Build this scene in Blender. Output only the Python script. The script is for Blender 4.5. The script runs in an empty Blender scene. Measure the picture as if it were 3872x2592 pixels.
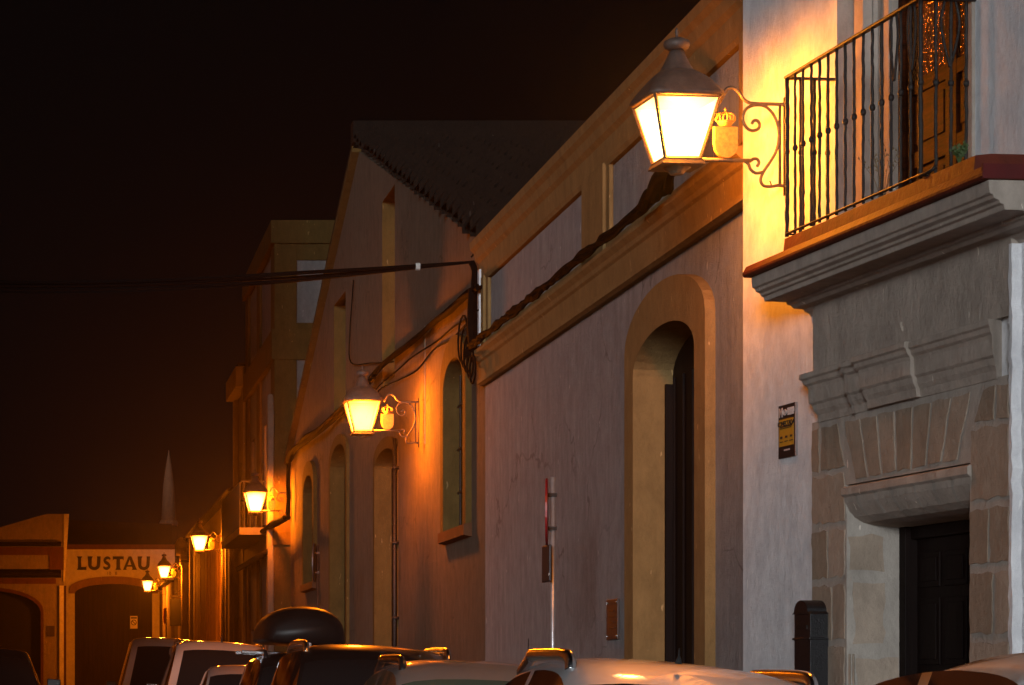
import bpy, math, random
from mathutils import Vector
random.seed(7)
C = bpy.context.scene.collection
R = math.radians
EYE = 1.45

# ------------------------------------------------------------------ camera
sc = bpy.context.scene
cd = bpy.data.cameras.new('camera'); cam = bpy.data.objects.new('camera', cd); C.objects.link(cam)
cam.location = (0, 0, EYE); cam.rotation_euler = (R(90), 0, 0)
cd.sensor_width = 36; cd.lens = 92.2; cd.shift_x = .4445; cd.shift_y = .3271
cd.clip_start = .1; cd.clip_end = 1000
sc.camera = cam
# ------------------------------------------------------------------ world, night sky
SUN_EL, SUN_AZ = 5, 17            # the pale light from behind the viewer, up and to the left
w = bpy.data.worlds.new('World'); sc.world = w; w.use_nodes = True
nt = w.node_tree; bg = nt.nodes['Background']
bg.inputs['Color'].default_value = (.62, .38, .36, 1); bg.inputs['Strength'].default_value = .0035
sd = bpy.data.lights.new('fill_light', 'SUN'); sun = bpy.data.objects.new('fill_light', sd); C.objects.link(sun)  # added cool fill from behind the viewer, its real source out of view
sd.energy = 1.8; sd.angle = R(10); sd.color = (.92, .97, 1)
d = Vector((math.sin(R(SUN_AZ)) * math.cos(R(SUN_EL)), math.cos(R(SUN_AZ)) * math.cos(R(SUN_EL)), -math.sin(R(SUN_EL))))
sun.rotation_euler = d.to_track_quat('-Z', 'Y').to_euler(); sun.location = (-6, -10, 8)
sc.view_settings.view_transform = 'Standard'; sc.view_settings.look = 'None'
sc.view_settings.exposure = 0; sc.view_settings.gamma = 1
sc.render.engine = 'CYCLES'
try:
    sc.cycles.use_denoising = True; sc.cycles.use_light_tree = False; sc.cycles.sample_clamp_indirect = 12; sc.cycles.max_bounces = 5
    sc.cycles.volume_bounces = 0; sc.cycles.caustics_reflective = False; sc.cycles.caustics_refractive = False
except Exception: pass

# ------------------------------------------------------------------ materials
def mat(name):
    m = bpy.data.materials.new(name); m.use_nodes = True
    return m, m.node_tree, m.node_tree.nodes['Principled BSDF']
def L(nt, a, b): nt.links.new(a, b)
def coords(nt, scale=(1, 1, 1)):
    tc = nt.nodes.new('ShaderNodeTexCoord'); mp = nt.nodes.new('ShaderNodeMapping'); mp.inputs['Scale'].default_value = scale
    L(nt, tc.outputs['Object'], mp.inputs['Vector']); return mp.outputs['Vector']
def noise(nt, scale, vec, detail=5, rough=.6):
    n = nt.nodes.new('ShaderNodeTexNoise'); n.inputs['Scale'].default_value = scale
    n.inputs['Detail'].default_value = detail; n.inputs['Roughness'].default_value = rough
    L(nt, vec, n.inputs['Vector']); return n.outputs['Fac']
def ramp(nt, fac, p0, p1, c0=(0, 0, 0, 1), c1=(1, 1, 1, 1)):
    r = nt.nodes.new('ShaderNodeValToRGB'); r.color_ramp.elements[0].position = p0; r.color_ramp.elements[1].position = p1
    r.color_ramp.elements[0].color = c0; r.color_ramp.elements[1].color = c1
    L(nt, fac, r.inputs['Fac']); return r.outputs['Color']
def mix(nt, fac, a, b, mode='MIX'):
    m = nt.nodes.new('ShaderNodeMix'); m.data_type = 'RGBA'; m.blend_type = mode
    if hasattr(fac, 'is_output'): L(nt, fac, m.inputs['Factor'])
    else: m.inputs['Factor'].default_value = fac
    for k, v in (('A', a), ('B', b)):
        s = [i for i in m.inputs if i.name == k and i.type == 'RGBA'][0]
        if hasattr(v, 'is_output'): L(nt, v, s)
        else: s.default_value = (*v, 1) if len(v) == 3 else v
    return [o for o in m.outputs if o.type == 'RGBA'][0]
def bump(nt, b, h, strength, dist=.02):
    n = nt.nodes.new('ShaderNodeBump'); n.inputs['Strength'].default_value = strength; n.inputs['Distance'].default_value = dist
    L(nt, h, n.inputs['Height']); L(nt, n.outputs['Normal'], b.inputs['Normal'])
def plaster(name, base, dirt, streak=.5, bumpy=.35, blotch=.4, rough=.9, cracks=False, island=0):
    m, nt, b = mat(name)
    st = ramp(nt, noise(nt, 1, coords(nt, (7, 7, .55)), 6, .65), .42, .72)
    fine = ramp(nt, noise(nt, 1, coords(nt, (26, 26, 2.2)), 4, .7), .5, .75)
    bl = ramp(nt, noise(nt, 1, coords(nt, (.8, .8, .8)), 5, .6), .38, .7)
    c = mix(nt, 0, base, dirt)
    f = nt.nodes.new('ShaderNodeMath'); f.operation = 'MULTIPLY'; L(nt, st, f.inputs[0]); f.inputs[1].default_value = streak
    c = mix(nt, f.outputs[0], base, dirt)
    f2 = nt.nodes.new('ShaderNodeMath'); f2.operation = 'MULTIPLY'; L(nt, bl, f2.inputs[0]); f2.inputs[1].default_value = blotch
    c = mix(nt, f2.outputs[0], c, tuple(x * 1.0 for x in dirt))
    f3 = nt.nodes.new('ShaderNodeMath'); f3.operation = 'MULTIPLY'; L(nt, fine, f3.inputs[0]); f3.inputs[1].default_value = streak * .45
    c = mix(nt, f3.outputs[0], c, tuple(min(1, x * 1.35) for x in base))
    md = ramp(nt, noise(nt, 1, coords(nt, (5, 5, 3.2)), 8, .75), .3, .72)
    c = mix(nt, .55, c, mix(nt, md, tuple(x * .5 for x in base), tuple(min(1, x * 1.25) for x in base)), 'MIX')
    ch = ramp(nt, noise(nt, 1, coords(nt, (17, 17, 6)), 3, .5), .71, .73)
    c = mix(nt, ch, c, tuple(min(.85, x * 1.7 + .03) for x in base))
    if island:      # every stone a little different
        ge = nt.nodes.new('ShaderNodeNewGeometry')
        c = mix(nt, 1, c, ramp(nt, ge.outputs['Random Per Island'], 0, 1, (1 - island, 1 - island * 1.1, 1 - island * 1.25, 1), (1, 1, 1, 1)), 'MULTIPLY')
    if cracks:
        wv = nt.nodes.new('ShaderNodeTexVoronoi'); wv.feature = 'DISTANCE_TO_EDGE'; wv.inputs['Scale'].default_value = .55
        nz = nt.nodes.new('ShaderNodeTexNoise'); nz.inputs['Scale'].default_value = 1.6; nz.inputs['Detail'].default_value = 6; L(nt, coords(nt), nz.inputs['Vector'])
        ad = nt.nodes.new('ShaderNodeVectorMath'); ad.operation = 'ADD'; L(nt, coords(nt), ad.inputs[0]); L(nt, nz.outputs['Color'], ad.inputs[1]); L(nt, ad.outputs[0], wv.inputs['Vector'])
        ck = ramp(nt, wv.outputs['Distance'], .003, .011, (1, 1, 1, 1), (0, 0, 0, 1)); gt = ramp(nt, noise(nt, .7, coords(nt), 2), .5, .6)
        c = mix(nt, mix(nt, 1, ck, gt, 'MULTIPLY'), c, tuple(x * 1.0 for x in dirt))
    L(nt, c, b.inputs['Base Color']); b.inputs['Roughness'].default_value = rough; b.inputs['Specular IOR Level'].default_value = .12
    h = noise(nt, 1, coords(nt, (9, 9, 6)), 12, .8); bump(nt, b, h, min(1, bumpy * 2), .05)
    return m
def simple(name, col, rough=.6, metal=0, coat=0, var=.25, vs=6, bumpy=.12, spec=.5):
    m, nt, b = mat(name)
    n = noise(nt, vs, coords(nt), 6)
    c = mix(nt, ramp(nt, n, .35, .7), col, tuple(x * (1 - var) for x in col))
    L(nt, c, b.inputs['Base Color']); b.inputs['Roughness'].default_value = rough; b.inputs['Metallic'].default_value = metal
    b.inputs['Coat Weight'].default_value = coat; b.inputs['Coat Roughness'].default_value = .06; b.inputs['Specular IOR Level'].default_value = spec
    if bumpy: bump(nt, b, noise(nt, vs * 5, coords(nt), 4), bumpy, .01)
    return m
def wood(name, c0, c1, vs=(14, 14, 1.5), rough=.45, planks=0):
    m, nt, b = mat(name)
    c = mix(nt, ramp(nt, noise(nt, 1, coords(nt, vs), 7, .7), .35, .65), c0, c1)
    h = noise(nt, 1, coords(nt, vs), 7, .7)
    if planks:
        wv = nt.nodes.new('ShaderNodeTexWave'); wv.wave_type = 'BANDS'; wv.bands_direction = 'X'; wv.wave_profile = 'SAW'
        wv.inputs['Scale'].default_value = planks; L(nt, coords(nt), wv.inputs['Vector'])
        c = mix(nt, ramp(nt, wv.outputs['Fac'], .03, .08), tuple(x * .3 for x in c0), c)
    L(nt, c, b.inputs['Base Color']); b.inputs['Roughness'].default_value = rough; b.inputs['Specular IOR Level'].default_value = .06; bump(nt, b, h, .35, .01)
    return m
def emis(name, col, strength, centre=None):
    m = bpy.data.materials.new(name); m.use_nodes = True; nt = m.node_tree; nt.nodes.clear()
    o = nt.nodes.new('ShaderNodeOutputMaterial'); e = nt.nodes.new('ShaderNodeEmission')
    e.inputs['Color'].default_value = (*col, 1); L(nt, e.outputs[0], o.inputs['Surface'])
    m.cycles.emission_sampling = 'NONE'      # the bulb inside each lantern does the lighting
    if centre:      # frosted glass is brightest in front of the bulb
        tc = nt.nodes.new('ShaderNodeTexCoord'); dn = nt.nodes.new('ShaderNodeVectorMath'); dn.operation = 'DISTANCE'
        dn.inputs[1].default_value = centre; L(nt, tc.outputs['Object'], dn.inputs[0])
        mr = nt.nodes.new('ShaderNodeMapRange'); mr.inputs['From Min'].default_value = .19; mr.inputs['From Max'].default_value = .35
        mr.inputs['To Min'].default_value = strength; mr.inputs['To Max'].default_value = strength * .2
        L(nt, dn.outputs['Value'], mr.inputs['Value']); L(nt, mr.outputs[0], e.inputs['Strength'])
        tr = nt.nodes.new('ShaderNodeBsdfTransparent'); tr.inputs['Color'].default_value = (.9, .86, .78, 1); ad = nt.nodes.new('ShaderNodeAddShader')
        L(nt, e.outputs[0], ad.inputs[0]); L(nt, tr.outputs[0], ad.inputs[1]); L(nt, ad.outputs[0], o.inputs['Surface'])
    else: e.inputs['Strength'].default_value = strength
    return m

M = {}
M['white_plaster'] = plaster('white_plaster', (.8, .8, .84), (.64, .63, .66), .25, .25, .15)
M['bodega_plaster'] = plaster('bodega_plaster', (.37, .355, .36), (.19, .178, .18), .75, .6, .5, cracks=True)
M['old_plaster'] = plaster('old_plaster', (.165, .13, .098), (.085, .066, .048), .85, .6, .6, cracks=True)
M['ochre'] = plaster('ochre', (.3, .185, .075), (.2, .12, .048), .45, .35, .3)
M['ochre_dark'] = plaster('ochre_dark', (.125, .078, .024), (.075, .046, .015), .55, .4, .5)
M['far_plaster'] = plaster('far_plaster', (.3, .25, .2), (.17, .14, .11), .6, .4, .5)
M['pale_plaster'] = plaster('pale_plaster', (.74, .7, .64), (.58, .54, .48), .2, .2, .2)
M['grey_plaster'] = plaster('grey_plaster', (.24, .23, .225), (.16, .15, .145), .4, .3, .4)
M['maroon'] = plaster('maroon', (.14, .06, .03), (.08, .035, .02), .4, .4, .3)
M['mortar'] = plaster('mortar', (.45, .4, .35), (.36, .32, .275), .25, .3, .4)
M['stone'] = plaster('stone', (.48, .385, .305), (.38, .3, .235), .3, .35, .6, island=.3)
M['stone_grey'] = plaster('stone_grey', (.52, .44, .375), (.37, .31, .26), .35, .4, .6)
M['red_tile'] = simple('red_tile', (.13, .02, .008), .7, 0, 0, .5, 5, .5, spec=.25)
M['red_paint'] = simple('red_paint', (.085, .004, .004), .9)
M['roof_tile'] = plaster('roof_tile', (.017, .011, .008), (.007, .005, .004), .3, .7, .7)
M['iron'] = simple('iron', (.035, .03, .028), .5, .6, 0, .5, 30, .5)
M['iron_dark'] = simple('iron_dark', (.012, .012, .014), .45, .2, 0, .4, 20, .4)
M['bronze'] = simple('bronze', (.13, .09, .055), .5, .35, 0, .4, 25, .4)
M['gilt'] = simple('gilt', (.5, .27, .05), .5, .2, 0, .4, 40, .5)
M['cap_metal'] = simple('cap_metal', (.11, .08, .068), .55, .3, 0, .45, 14, .3)
M['door_dark'] = wood('door_dark', (.01, .006, .005), (.006, .004, .004), (20, 20, 2), .6)
M['door_wood'] = wood('door_wood', (.06, .012, .002), (.008, .002, .0005), (4, 4, 30), .65)
M['gate_planks'] = wood('gate_planks', (.04, .027, .018), (.022, .015, .01), (9, 9, .8), .6, 1.6)
M['plank_wall'] = wood('plank_wall', (.4, .25, .14), (.2, .12, .07), (6, 6, .35), .8)
M['cable'] = simple('cable', (.004, .0035, .0035), .9, 0, 0, .4, 30, .3, spec=.02)
M['box_black'] = simple('box_black', (.007, .006, .006), .45, 0, 0, .3, 6, .05, spec=.25)
M['white_tape'] = simple('white_tape', (.6, .58, .55), .6)
M['chrome'] = simple('chrome', (.62, .62, .64), .22, 1, 0, .15, 20, .1)
M['galvanised'] = simple('galvanised', (.5, .5, .52), .32, .6, 0, .2, 20, .1)
M['sign_red'] = simple('sign_red', (.22, .008, .01), .4)
M['sign_back'] = simple('sign_back', (.05, .05, .055), .5, .5)
M['black_print'] = simple('black_print', (.012, .011, .012), .5)
M['yellow_print'] = simple('yellow_print', (.55, .27, .02), .55, var=.1)
M['pale_print'] = simple('pale_print', (.6, .5, .46), .6)
M['plaque'] = simple('plaque', (.07, .05, .045), .4, .5)
M['letter_black'] = simple('letter_black', (.015, .012, .012), .7)
M['asphalt'] = simple('asphalt', (.08, .078, .076), .85, 0, 0, .4, 3, .6)
M['paving'] = simple('paving', (.34, .31, .28), .85, 0, 0, .3, 2, .4)
M['kerb_stone'] = simple('kerb_stone', (.3, .28, .26), .8, 0, 0, .3, 4, .4)
M['rubber'] = simple('rubber', (.015, .015, .015), .85)
M['leaf'] = simple('leaf', (.05, .085, .02), .7)
M['dry_leaf'] = simple('dry_leaf', (.25, .17, .09), .8)
M['white_sticker'] = simple('white_sticker', (.75, .72, .68), .5, var=.1)
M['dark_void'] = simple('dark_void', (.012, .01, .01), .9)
def glass(name, col, rough=.05):
    m, nt, b = mat(name)
    b.inputs['Base Color'].default_value = (*col, 1); b.inputs['Roughness'].default_value = rough
    b.inputs['Specular IOR Level'].default_value = .6; b.inputs['Coat Weight'].default_value = .6; b.inputs['Coat Roughness'].default_value = .04
    return m
M['car_glass'] = glass('car_glass', (.012, .012, .013)); M['green_glass'] = glass('green_glass', (.09, .125, .095), .12)
# rippled door glass
m, nt_, b = mat('ripple_glass'); M['ripple_glass'] = m
b.inputs['Base Color'].default_value = (.2, .085, .02, 1); b.inputs['Roughness'].default_value = .16; b.inputs['Metallic'].default_value = .55
v = nt_.nodes.new('ShaderNodeTexVoronoi'); v.inputs['Scale'].default_value = 38; L(nt_, coords(nt_), v.inputs['Vector'])
bump(nt_, b, v.outputs['Distance'], 1.0, .02)
def paint(name, col, rough=.35, metal=.5):
    m, nt, b = mat(name)
    n = ramp(nt, noise(nt, 2, coords(nt), 5), .4, .75)
    L(nt, mix(nt, n, col, tuple(x * .88 for x in col)), b.inputs['Base Color'])
    b.inputs['Roughness'].default_value = rough; b.inputs['Metallic'].default_value = metal
    b.inputs['Coat Weight'].default_value = 1; b.inputs['Coat Roughness'].default_value = .05
    return m
M['silver'] = paint('silver', (.68, .68, .7), .5, .3); M['white_paint'] = paint('white_paint', (.36, .34, .32), .4, 0)
M['grey_paint'] = paint('grey_paint', (.2, .2, .21)); M['black_paint'] = paint('black_paint', (.012, .012, .013), .3, .2)
M['beige_paint'] = paint('beige_paint', (.36, .32, .3), .4, .3)
BULB = (.772, 0, -.2)
M['lamp_near'] = emis('lamp_near', (1, .76, .34), 3.8, BULB)
M['lamp_second'] = emis('lamp_second', (1, .55, .12), 2.8, BULB)
M['lamp_far'] = emis('lamp_far', (1, .66, .22), 3.2, BULB)

# ------------------------------------------------------------------ mesh builder
class Many(list):
    """several parts of the same name"""
    def build(s, name, m, parent=None, **k): return [b.build(name, m, parent, **k) for b in s if b.f]
class MB:
    def __init__(s): s.v = []; s.f = []
    def add(s, vs, fs):
        n = len(s.v); s.v += [tuple(p) for p in vs]; s.f += [tuple(i + n for i in f) for f in fs]
    def quad(s, a, b, c, d): s.add([a, b, c, d], [(0, 1, 2, 3)])
    def box(s, x0, x1, y0, y1, z0, z1):
        s.add([(x0, y0, z0), (x1, y0, z0), (x1, y1, z0), (x0, y1, z0), (x0, y0, z1), (x1, y0, z1), (x1, y1, z1), (x0, y1, z1)],
              [(0, 3, 2, 1), (4, 5, 6, 7), (0, 1, 5, 4), (1, 2, 6, 5), (2, 3, 7, 6), (3, 0, 4, 7)])
    def prism(s, pts, y0, y1):            # polygon in x,z pushed along y
        n = len(pts)
        s.add([(x, y0, z) for x, z in pts] + [(x, y1, z) for x, z in pts],
              [tuple(range(n)), tuple(range(2 * n - 1, n - 1, -1))] + [(i, i + n, (i + 1) % n + n, (i + 1) % n) for i in range(n)])
    def sweep(s, prof, x0, x1, cap=True):   # profile (y,z) pushed along x
        n = len(prof)
        s.add([(x0, y, z) for y, z in prof] + [(x1, y, z) for y, z in prof],
              [(i, (i + 1) % n, (i + 1) % n + n, i + n) for i in range(n)] + ([tuple(range(n - 1, -1, -1)), tuple(range(n, 2 * n))] if cap else []))
    def tube(s, path, r, seg=8, flat=None):
        path = [Vector(p) for p in path]; n = len(path); rings = []
        up = None
        for i, p in enumerate(path):
            t = (path[min(i + 1, n - 1)] - path[max(i - 1, 0)]).normalized()
            if up is None: up = Vector((0, 1, 0)) if abs(t.y) < .9 else Vector((1, 0, 0))
            a = (up - t * up.dot(t)).normalized(); b = t.cross(a); up = a
            rr = r[i] if isinstance(r, (list, tuple)) else r
            rings.append([p + a * math.cos(2 * math.pi * k / seg) * rr * (flat or 1) + b * math.sin(2 * math.pi * k / seg) * rr for k in range(seg)])
        vs = [q for g in rings for q in g]
        fs = [(i * seg + k, i * seg + (k + 1) % seg, (i + 1) * seg + (k + 1) % seg, (i + 1) * seg + k) for i in range(n - 1) for k in range(seg)]
        fs += [tuple(range(seg - 1, -1, -1)), tuple(range((n - 1) * seg, n * seg))]
        s.add(vs, fs)
    def lathe(s, prof, cx=0, cy=0, seg=20, sq=None):   # prof [(r,z)], sq = squareness per ring 0..1
        vs = []
        for i, (r, z) in enumerate(prof):
            q = sq[i] if sq else 0
            for k in range(seg):
                a = 2 * math.pi * (k + .5) / seg
                c_, s_ = math.cos(a), math.sin(a)
                m_ = max(abs(c_), abs(s_)); f = (1 - q) + q / m_
                vs.append((cx + c_ * r * f, cy + s_ * r * f, z))
        fs = [(i * seg + k, i * seg + (k + 1) % seg, (i + 1) * seg + (k + 1) % seg, (i + 1) * seg + k) for i in range(len(prof) - 1) for k in range(seg)]
        fs += [tuple(range(seg - 1, -1, -1)), tuple(range((len(prof) - 1) * seg, len(prof) * seg))]
        s.add(vs, fs)
    def build(s, name, m, parent=None, smooth=False, bevel=0):
        me = bpy.data.meshes.new(name); me.from_pydata(s.v, [], s.f); me.validate(); me.update()
        if smooth:
            for p in me.polygons: p.use_smooth = True
        me.materials.append(M[m] if isinstance(m, str) else m)
        o = bpy.data.objects.new(name, me); C.objects.link(o)
        if parent: o.parent = parent
        if bevel:
            b = o.modifiers.new('bevel', 'BEVEL'); b.width = bevel; b.segments = 2; b.limit_method = 'ANGLE'; b.angle_limit = R(35)
        return o
def catmull(pts, n=6):
    P = [Vector(p) for p in pts]; out = []
    for i in range(len(P) - 1):
        p0, p1, p2, p3 = P[max(i - 1, 0)], P[i], P[i + 1], P[min(i + 2, len(P) - 1)]
        for k in range(n):
            t = k / n
            out.append(.5 * ((2 * p1) + (p2 - p0) * t + (2 * p0 - 5 * p1 + 4 * p2 - p3) * t * t + (3 * p1 - p0 - 3 * p2 + p3) * t ** 3))
    out.append(P[-1]); return out
def tag(o, label=None, cat=None, group=None, kind=None):
    if label: o['label'] = label
    if cat: o['category'] = cat
    if group: o['group'] = group
    if kind: o['kind'] = kind
    return o
def thing(name, label, cat, loc=(0, 0, 0), rz=0, group=None):
    o = bpy.data.objects.new(name, None); C.objects.link(o); o.location = loc; o.rotation_euler = (0, 0, rz)
    return tag(o, label, cat, group)
def text_mesh(name, s, size, m, parent, at, rot=(R(90), 0, 0), ext=.002, sx=1, bold=0):
    cu = bpy.data.curves.new(name, 'FONT'); cu.body = s; cu.size = size; cu.extrude = ext; cu.align_x = 'CENTER'; cu.align_y = 'CENTER'
    cu.resolution_u = 4; cu.offset = bold
    t = bpy.data.objects.new(name, cu); C.objects.link(t)
    dg = bpy.context.evaluated_depsgraph_get(); me = bpy.data.meshes.new_from_object(t.evaluated_get(dg))
    bpy.data.objects.remove(t); me.materials.clear(); me.materials.append(M[m])
    o = bpy.data.objects.new(name, me); C.objects.link(o); o.parent = parent; o.location = at; o.rotation_euler = rot; o.scale = (sx, 1, 1)
    return o

# ------------------------------------------------------------------ facade frames: x runs along the wall towards the viewer, y goes into the house
class Frame:
    def __init__(s, X, Y, ang): s.O = Vector((X, Y)); s.a = ang; s.d = Vector((math.cos(ang), math.sin(ang))); s.m = Vector((-math.sin(ang), math.cos(ang)))
    def at(s, px, py, off=0):      # where a sight line from the viewpoint meets this wall
        r = Vector(((px - 130) / 6000, 1)); Y = (s.O.dot(s.m) - off) / r.dot(s.m); P = r * Y
        return (P - s.O).dot(s.d), EYE + (1550 - py) * Y / 6000
    def thing(s, name, label, cat): return thing(name, label, cat, (s.O.x, s.O.y, 0), s.a)
def archz(o, x):
    c, h = (o['a'] + o['b']) / 2, (o['b'] - o['a']) / 2
    q = 1 - ((x - c) / h) ** 2
    return o['zs'] + o['rise'] * math.sqrt(max(0, q))
def facade(x0, x1, top, ops, depth=.4, z0=0):
    """wall skin with openings; returns (wall, reveals)"""
    w_ = MB(); R_ = {id(o): MB() for o in ops}
    tf = top if callable(top) else (lambda x: top)
    xs = {x0, x1}
    if callable(top): xs |= {x0 + (x1 - x0) * i / 40 for i in range(41)}
    for o in ops: xs |= {o['a'] + (o['b'] - o['a']) * (1 - math.cos(math.pi * i / 18)) / 2 for i in range(19)}
    xs = sorted(xs); xs = [x for i, x in enumerate(xs) if i == 0 or x - xs[i - 1] > 1e-5]
    for a, b in zip(xs, xs[1:]):
        mid = (a + b) / 2; here = sorted([o for o in ops if o['a'] < mid < o['b']], key=lambda o: o['z0'])
        lo_a = lo_b = z0
        for o in here:
            if o['z0'] > z0: w_.quad((a, 0, lo_a), (b, 0, lo_b), (b, 0, o['z0']), (a, 0, o['z0']))
            lo_a, lo_b = archz(o, a), archz(o, b)
            R_[id(o)].quad((a, 0, lo_a), (b, 0, lo_b), (b, depth, lo_b), (a, depth, lo_a))
        w_.quad((a, 0, lo_a), (b, 0, lo_b), (b, 0, tf(b)), (a, 0, tf(a)))
        w_.quad((a, 0, tf(a)), (b, 0, tf(b)), (b, depth, tf(b)), (a, depth, tf(a)))
    for o in ops:
        r_ = R_[id(o)]
        for e in ('a', 'b'): r_.quad((o[e], 0, o['z0']), (o[e], depth, o['z0']), (o[e], depth, o['zs']), (o[e], 0, o['zs']))
        if o['z0'] > z0: r_.quad((o['a'], 0, o['z0']), (o['b'], 0, o['z0']), (o['b'], depth, o['z0']), (o['a'], depth, o['z0']))
    for e in (x0, x1): w_.quad((e, 0, z0), (e, depth, z0), (e, depth, tf(e)), (e, 0, tf(e)))
    return w_, Many(R_.values())
def surround(a, b, z0, zs, rise, band, p, bandtop=None, rise2=None, y0=0, foot=None):
    """raised band round an arched opening"""
    mb = MB(); bt = bandtop or band; o1 = dict(a=a, b=b, zs=zs, rise=rise); o2 = dict(a=a - band, b=b + band, zs=zs + bt - .0, rise=rise2 if rise2 is not None else rise)
    o2['zs'] = zs + bt * .6; o2['rise'] = (rise + bt) - bt * .6
    inn = [(a, z0)] + [(a + (b - a) * (1 - math.cos(math.pi * i / 16)) / 2, 0) for i in range(17)] + [(b, z0)]
    out = [(a - band, z0)] + [(a - band + (b - a + 2 * band) * (1 - math.cos(math.pi * i / 16)) / 2, 0) for i in range(17)] + [(b + band, z0)]
    inn = [inn[0]] + [(x, archz(o1, x)) for x, _ in inn[1:-1]] + [inn[-1]]
    out = [out[0]] + [(x, archz(o2, x)) for x, _ in out[1:-1]] + [out[-1]]
    for i in range(len(inn) - 1):
        (ax, az), (bx, bz), (cx, cz), (dx, dz) = inn[i], inn[i + 1], out[i + 1], out[i]
        mb.quad((ax, y0 - p, az), (bx, y0 - p, bz), (cx, y0 - p, cz), (dx, y0 - p, dz))
        mb.quad((ax, y0 - p, az), (bx, y0 - p, bz), (bx, y0, bz), (ax, y0, az))
        mb.quad((dx, y0 - p, dz), (cx, y0 - p, cz), (cx, y0 + .03, cz), (dx, y0 + .03, dz))
    return mb
def leaf_panel(o, y, n=0):      # door leaf filling an arched opening
    mb = MB(); xs = [o['a'] + (o['b'] - o['a']) * (1 - math.cos(math.pi * i / 16)) / 2 for i in range(17)]
    pts = [(o['a'], o['z0'])] + [(x, archz(o, x)) for x in xs] + [(o['b'], o['z0'])]
    mb.prism(pts, y, y + .06)
    return mb

# ================================================================== ground
def sheet(name, xs_z, y0, y1, m, ny=1):
    mb = MB()
    for (xa, za), (xb, zb) in zip(xs_z, xs_z[1:]):
        for k in range(ny):
            ya, yb = y0 + (y1 - y0) * k / ny, y0 + (y1 - y0) * (k + 1) / ny
            mb.quad((xa, ya, za), (xb, ya, zb), (xb, yb, zb), (xa, yb, za))
    return mb.build(name, m)
tag(sheet('ground', [(-300, -.35), (300, -.35)], -100, 500, 'paving'), kind='structure')
tag(sheet('road', [(-5.2, -.05), (-3, .1), (-1, .21), (1, .083), (3.75, -.092)], -20, 114.8, 'asphalt', 10), kind='structure')
def road_z(x): return .21 - .0636 * (x + 1) if x > -1 else .2
for nm, xa, xb in (('pavement', 3.9, 5.3), ('pavement', -6.7, -5.35)):
    mb = MB(); mb.box(xa, xb, -20, 114.8, -.3, .02); tag(mb.build(nm, 'paving'), kind='structure')
for xa, xb in ((3.76, 3.9), (-5.35, -5.21)):
    mb = MB(); mb.box(xa, xb, -20, 114.8, -.3, .025); tag(mb.build('kerb', 'kerb_stone', bevel=.015), kind='structure')

# ================================================================== white house with stone doorway and balcony (nearest)
A = Frame(4.893, 18.70, math.atan2(-.99453, .10442))
hA = A.thing('white_house', 'white house with a rough stone doorway and an iron railed balcony above it', 'house')
ta = lambda px, off=0: A.at(px, 0, off)[0]
TL, TR = ta(1858, .05), ta(2331)               # stone portal ends
DL, DR = ta(1935, .05), ta(2219, .05)               # street doorway
UL, UR = ta(1915), ta(2222)               # balcony doorway
ops = [dict(a=DL, b=DR, z0=0, zs=2.66, rise=0.0001), dict(a=UL, b=UR, z0=4.2, zs=6.75, rise=.0001)]
wl, rv = facade(0, 12, 8.6, ops, .45)
wl.box(0, 12, .45, 9, 0, 8.58)
o = wl.build('wall', 'white_plaster', hA)
rv.build('reveal', 'stone_grey', hA)
mb = MB(); mb.sweep([(-.25, 8.61), (-.25, 8.7), (9.3, 8.75), (9.3, 8.61)], -.1, 12.2); mb.build('roof', 'roof_tile', hA)

# stone masonry of the portal: a mortar coat with stones standing a few mm proud
def ragged(pts, amp=.012, step=.06):
    out = []
    for i in range(len(pts)):
        (x0, z0), (x1, z1) = pts[i], pts[(i + 1) % len(pts)]
        n = max(1, int(math.hypot(x1 - x0, z1 - z0) / step))
        for k in range(n):
            t = k / n; out.append((x0 + (x1 - x0) * t + random.uniform(-amp, amp), z0 + (z1 - z0) * t + random.uniform(-amp, amp)))
    return out
mb = MB()
mb.box(TL, DL, -.05, 0, 0, 3.13); mb.box(DR, TR, -.05, 0, 0, 3.13); mb.box(DL, DR, -.05, 0, 2.68, 3.13)
portal = mb.build('portal', 'mortar', hA)
st = MB(); g = .035
def stone(pts, y=-.056, amp=.011): st.prism(ragged(pts, amp), y, y + .01)
def rect(a, b, c, d_): return [(a, c), (b, c), (b, d_), (a, d_)]
for (z0_, z1_, sp) in ((.1, .72, .6), (.76, 1.2, .35), (1.24, 1.66, 1), (1.7, 2.06, .62), (2.1, 2.42, .5)):
    for (a, b) in ((TL, DL), (DR, TR)):
        if sp < 1 and not (a == TL and sp == .35):
            s_ = a + (b - a) * sp if a == DR else a + (b - a) * sp
            stone(rect(a + .01, s_ - g / 2, z0_, z1_ - g / 2)); stone(rect(s_ + g / 2, b - .015, z0_, z1_ - g / 2))
        else: stone(rect(a + .01, b - .02, z0_, z1_ - g / 2))
stone(rect(TL + .01, DL - .02, 2.46, 2.76)); stone(rect(DR + .03, TR - .02, 2.46, 2.86))
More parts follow.
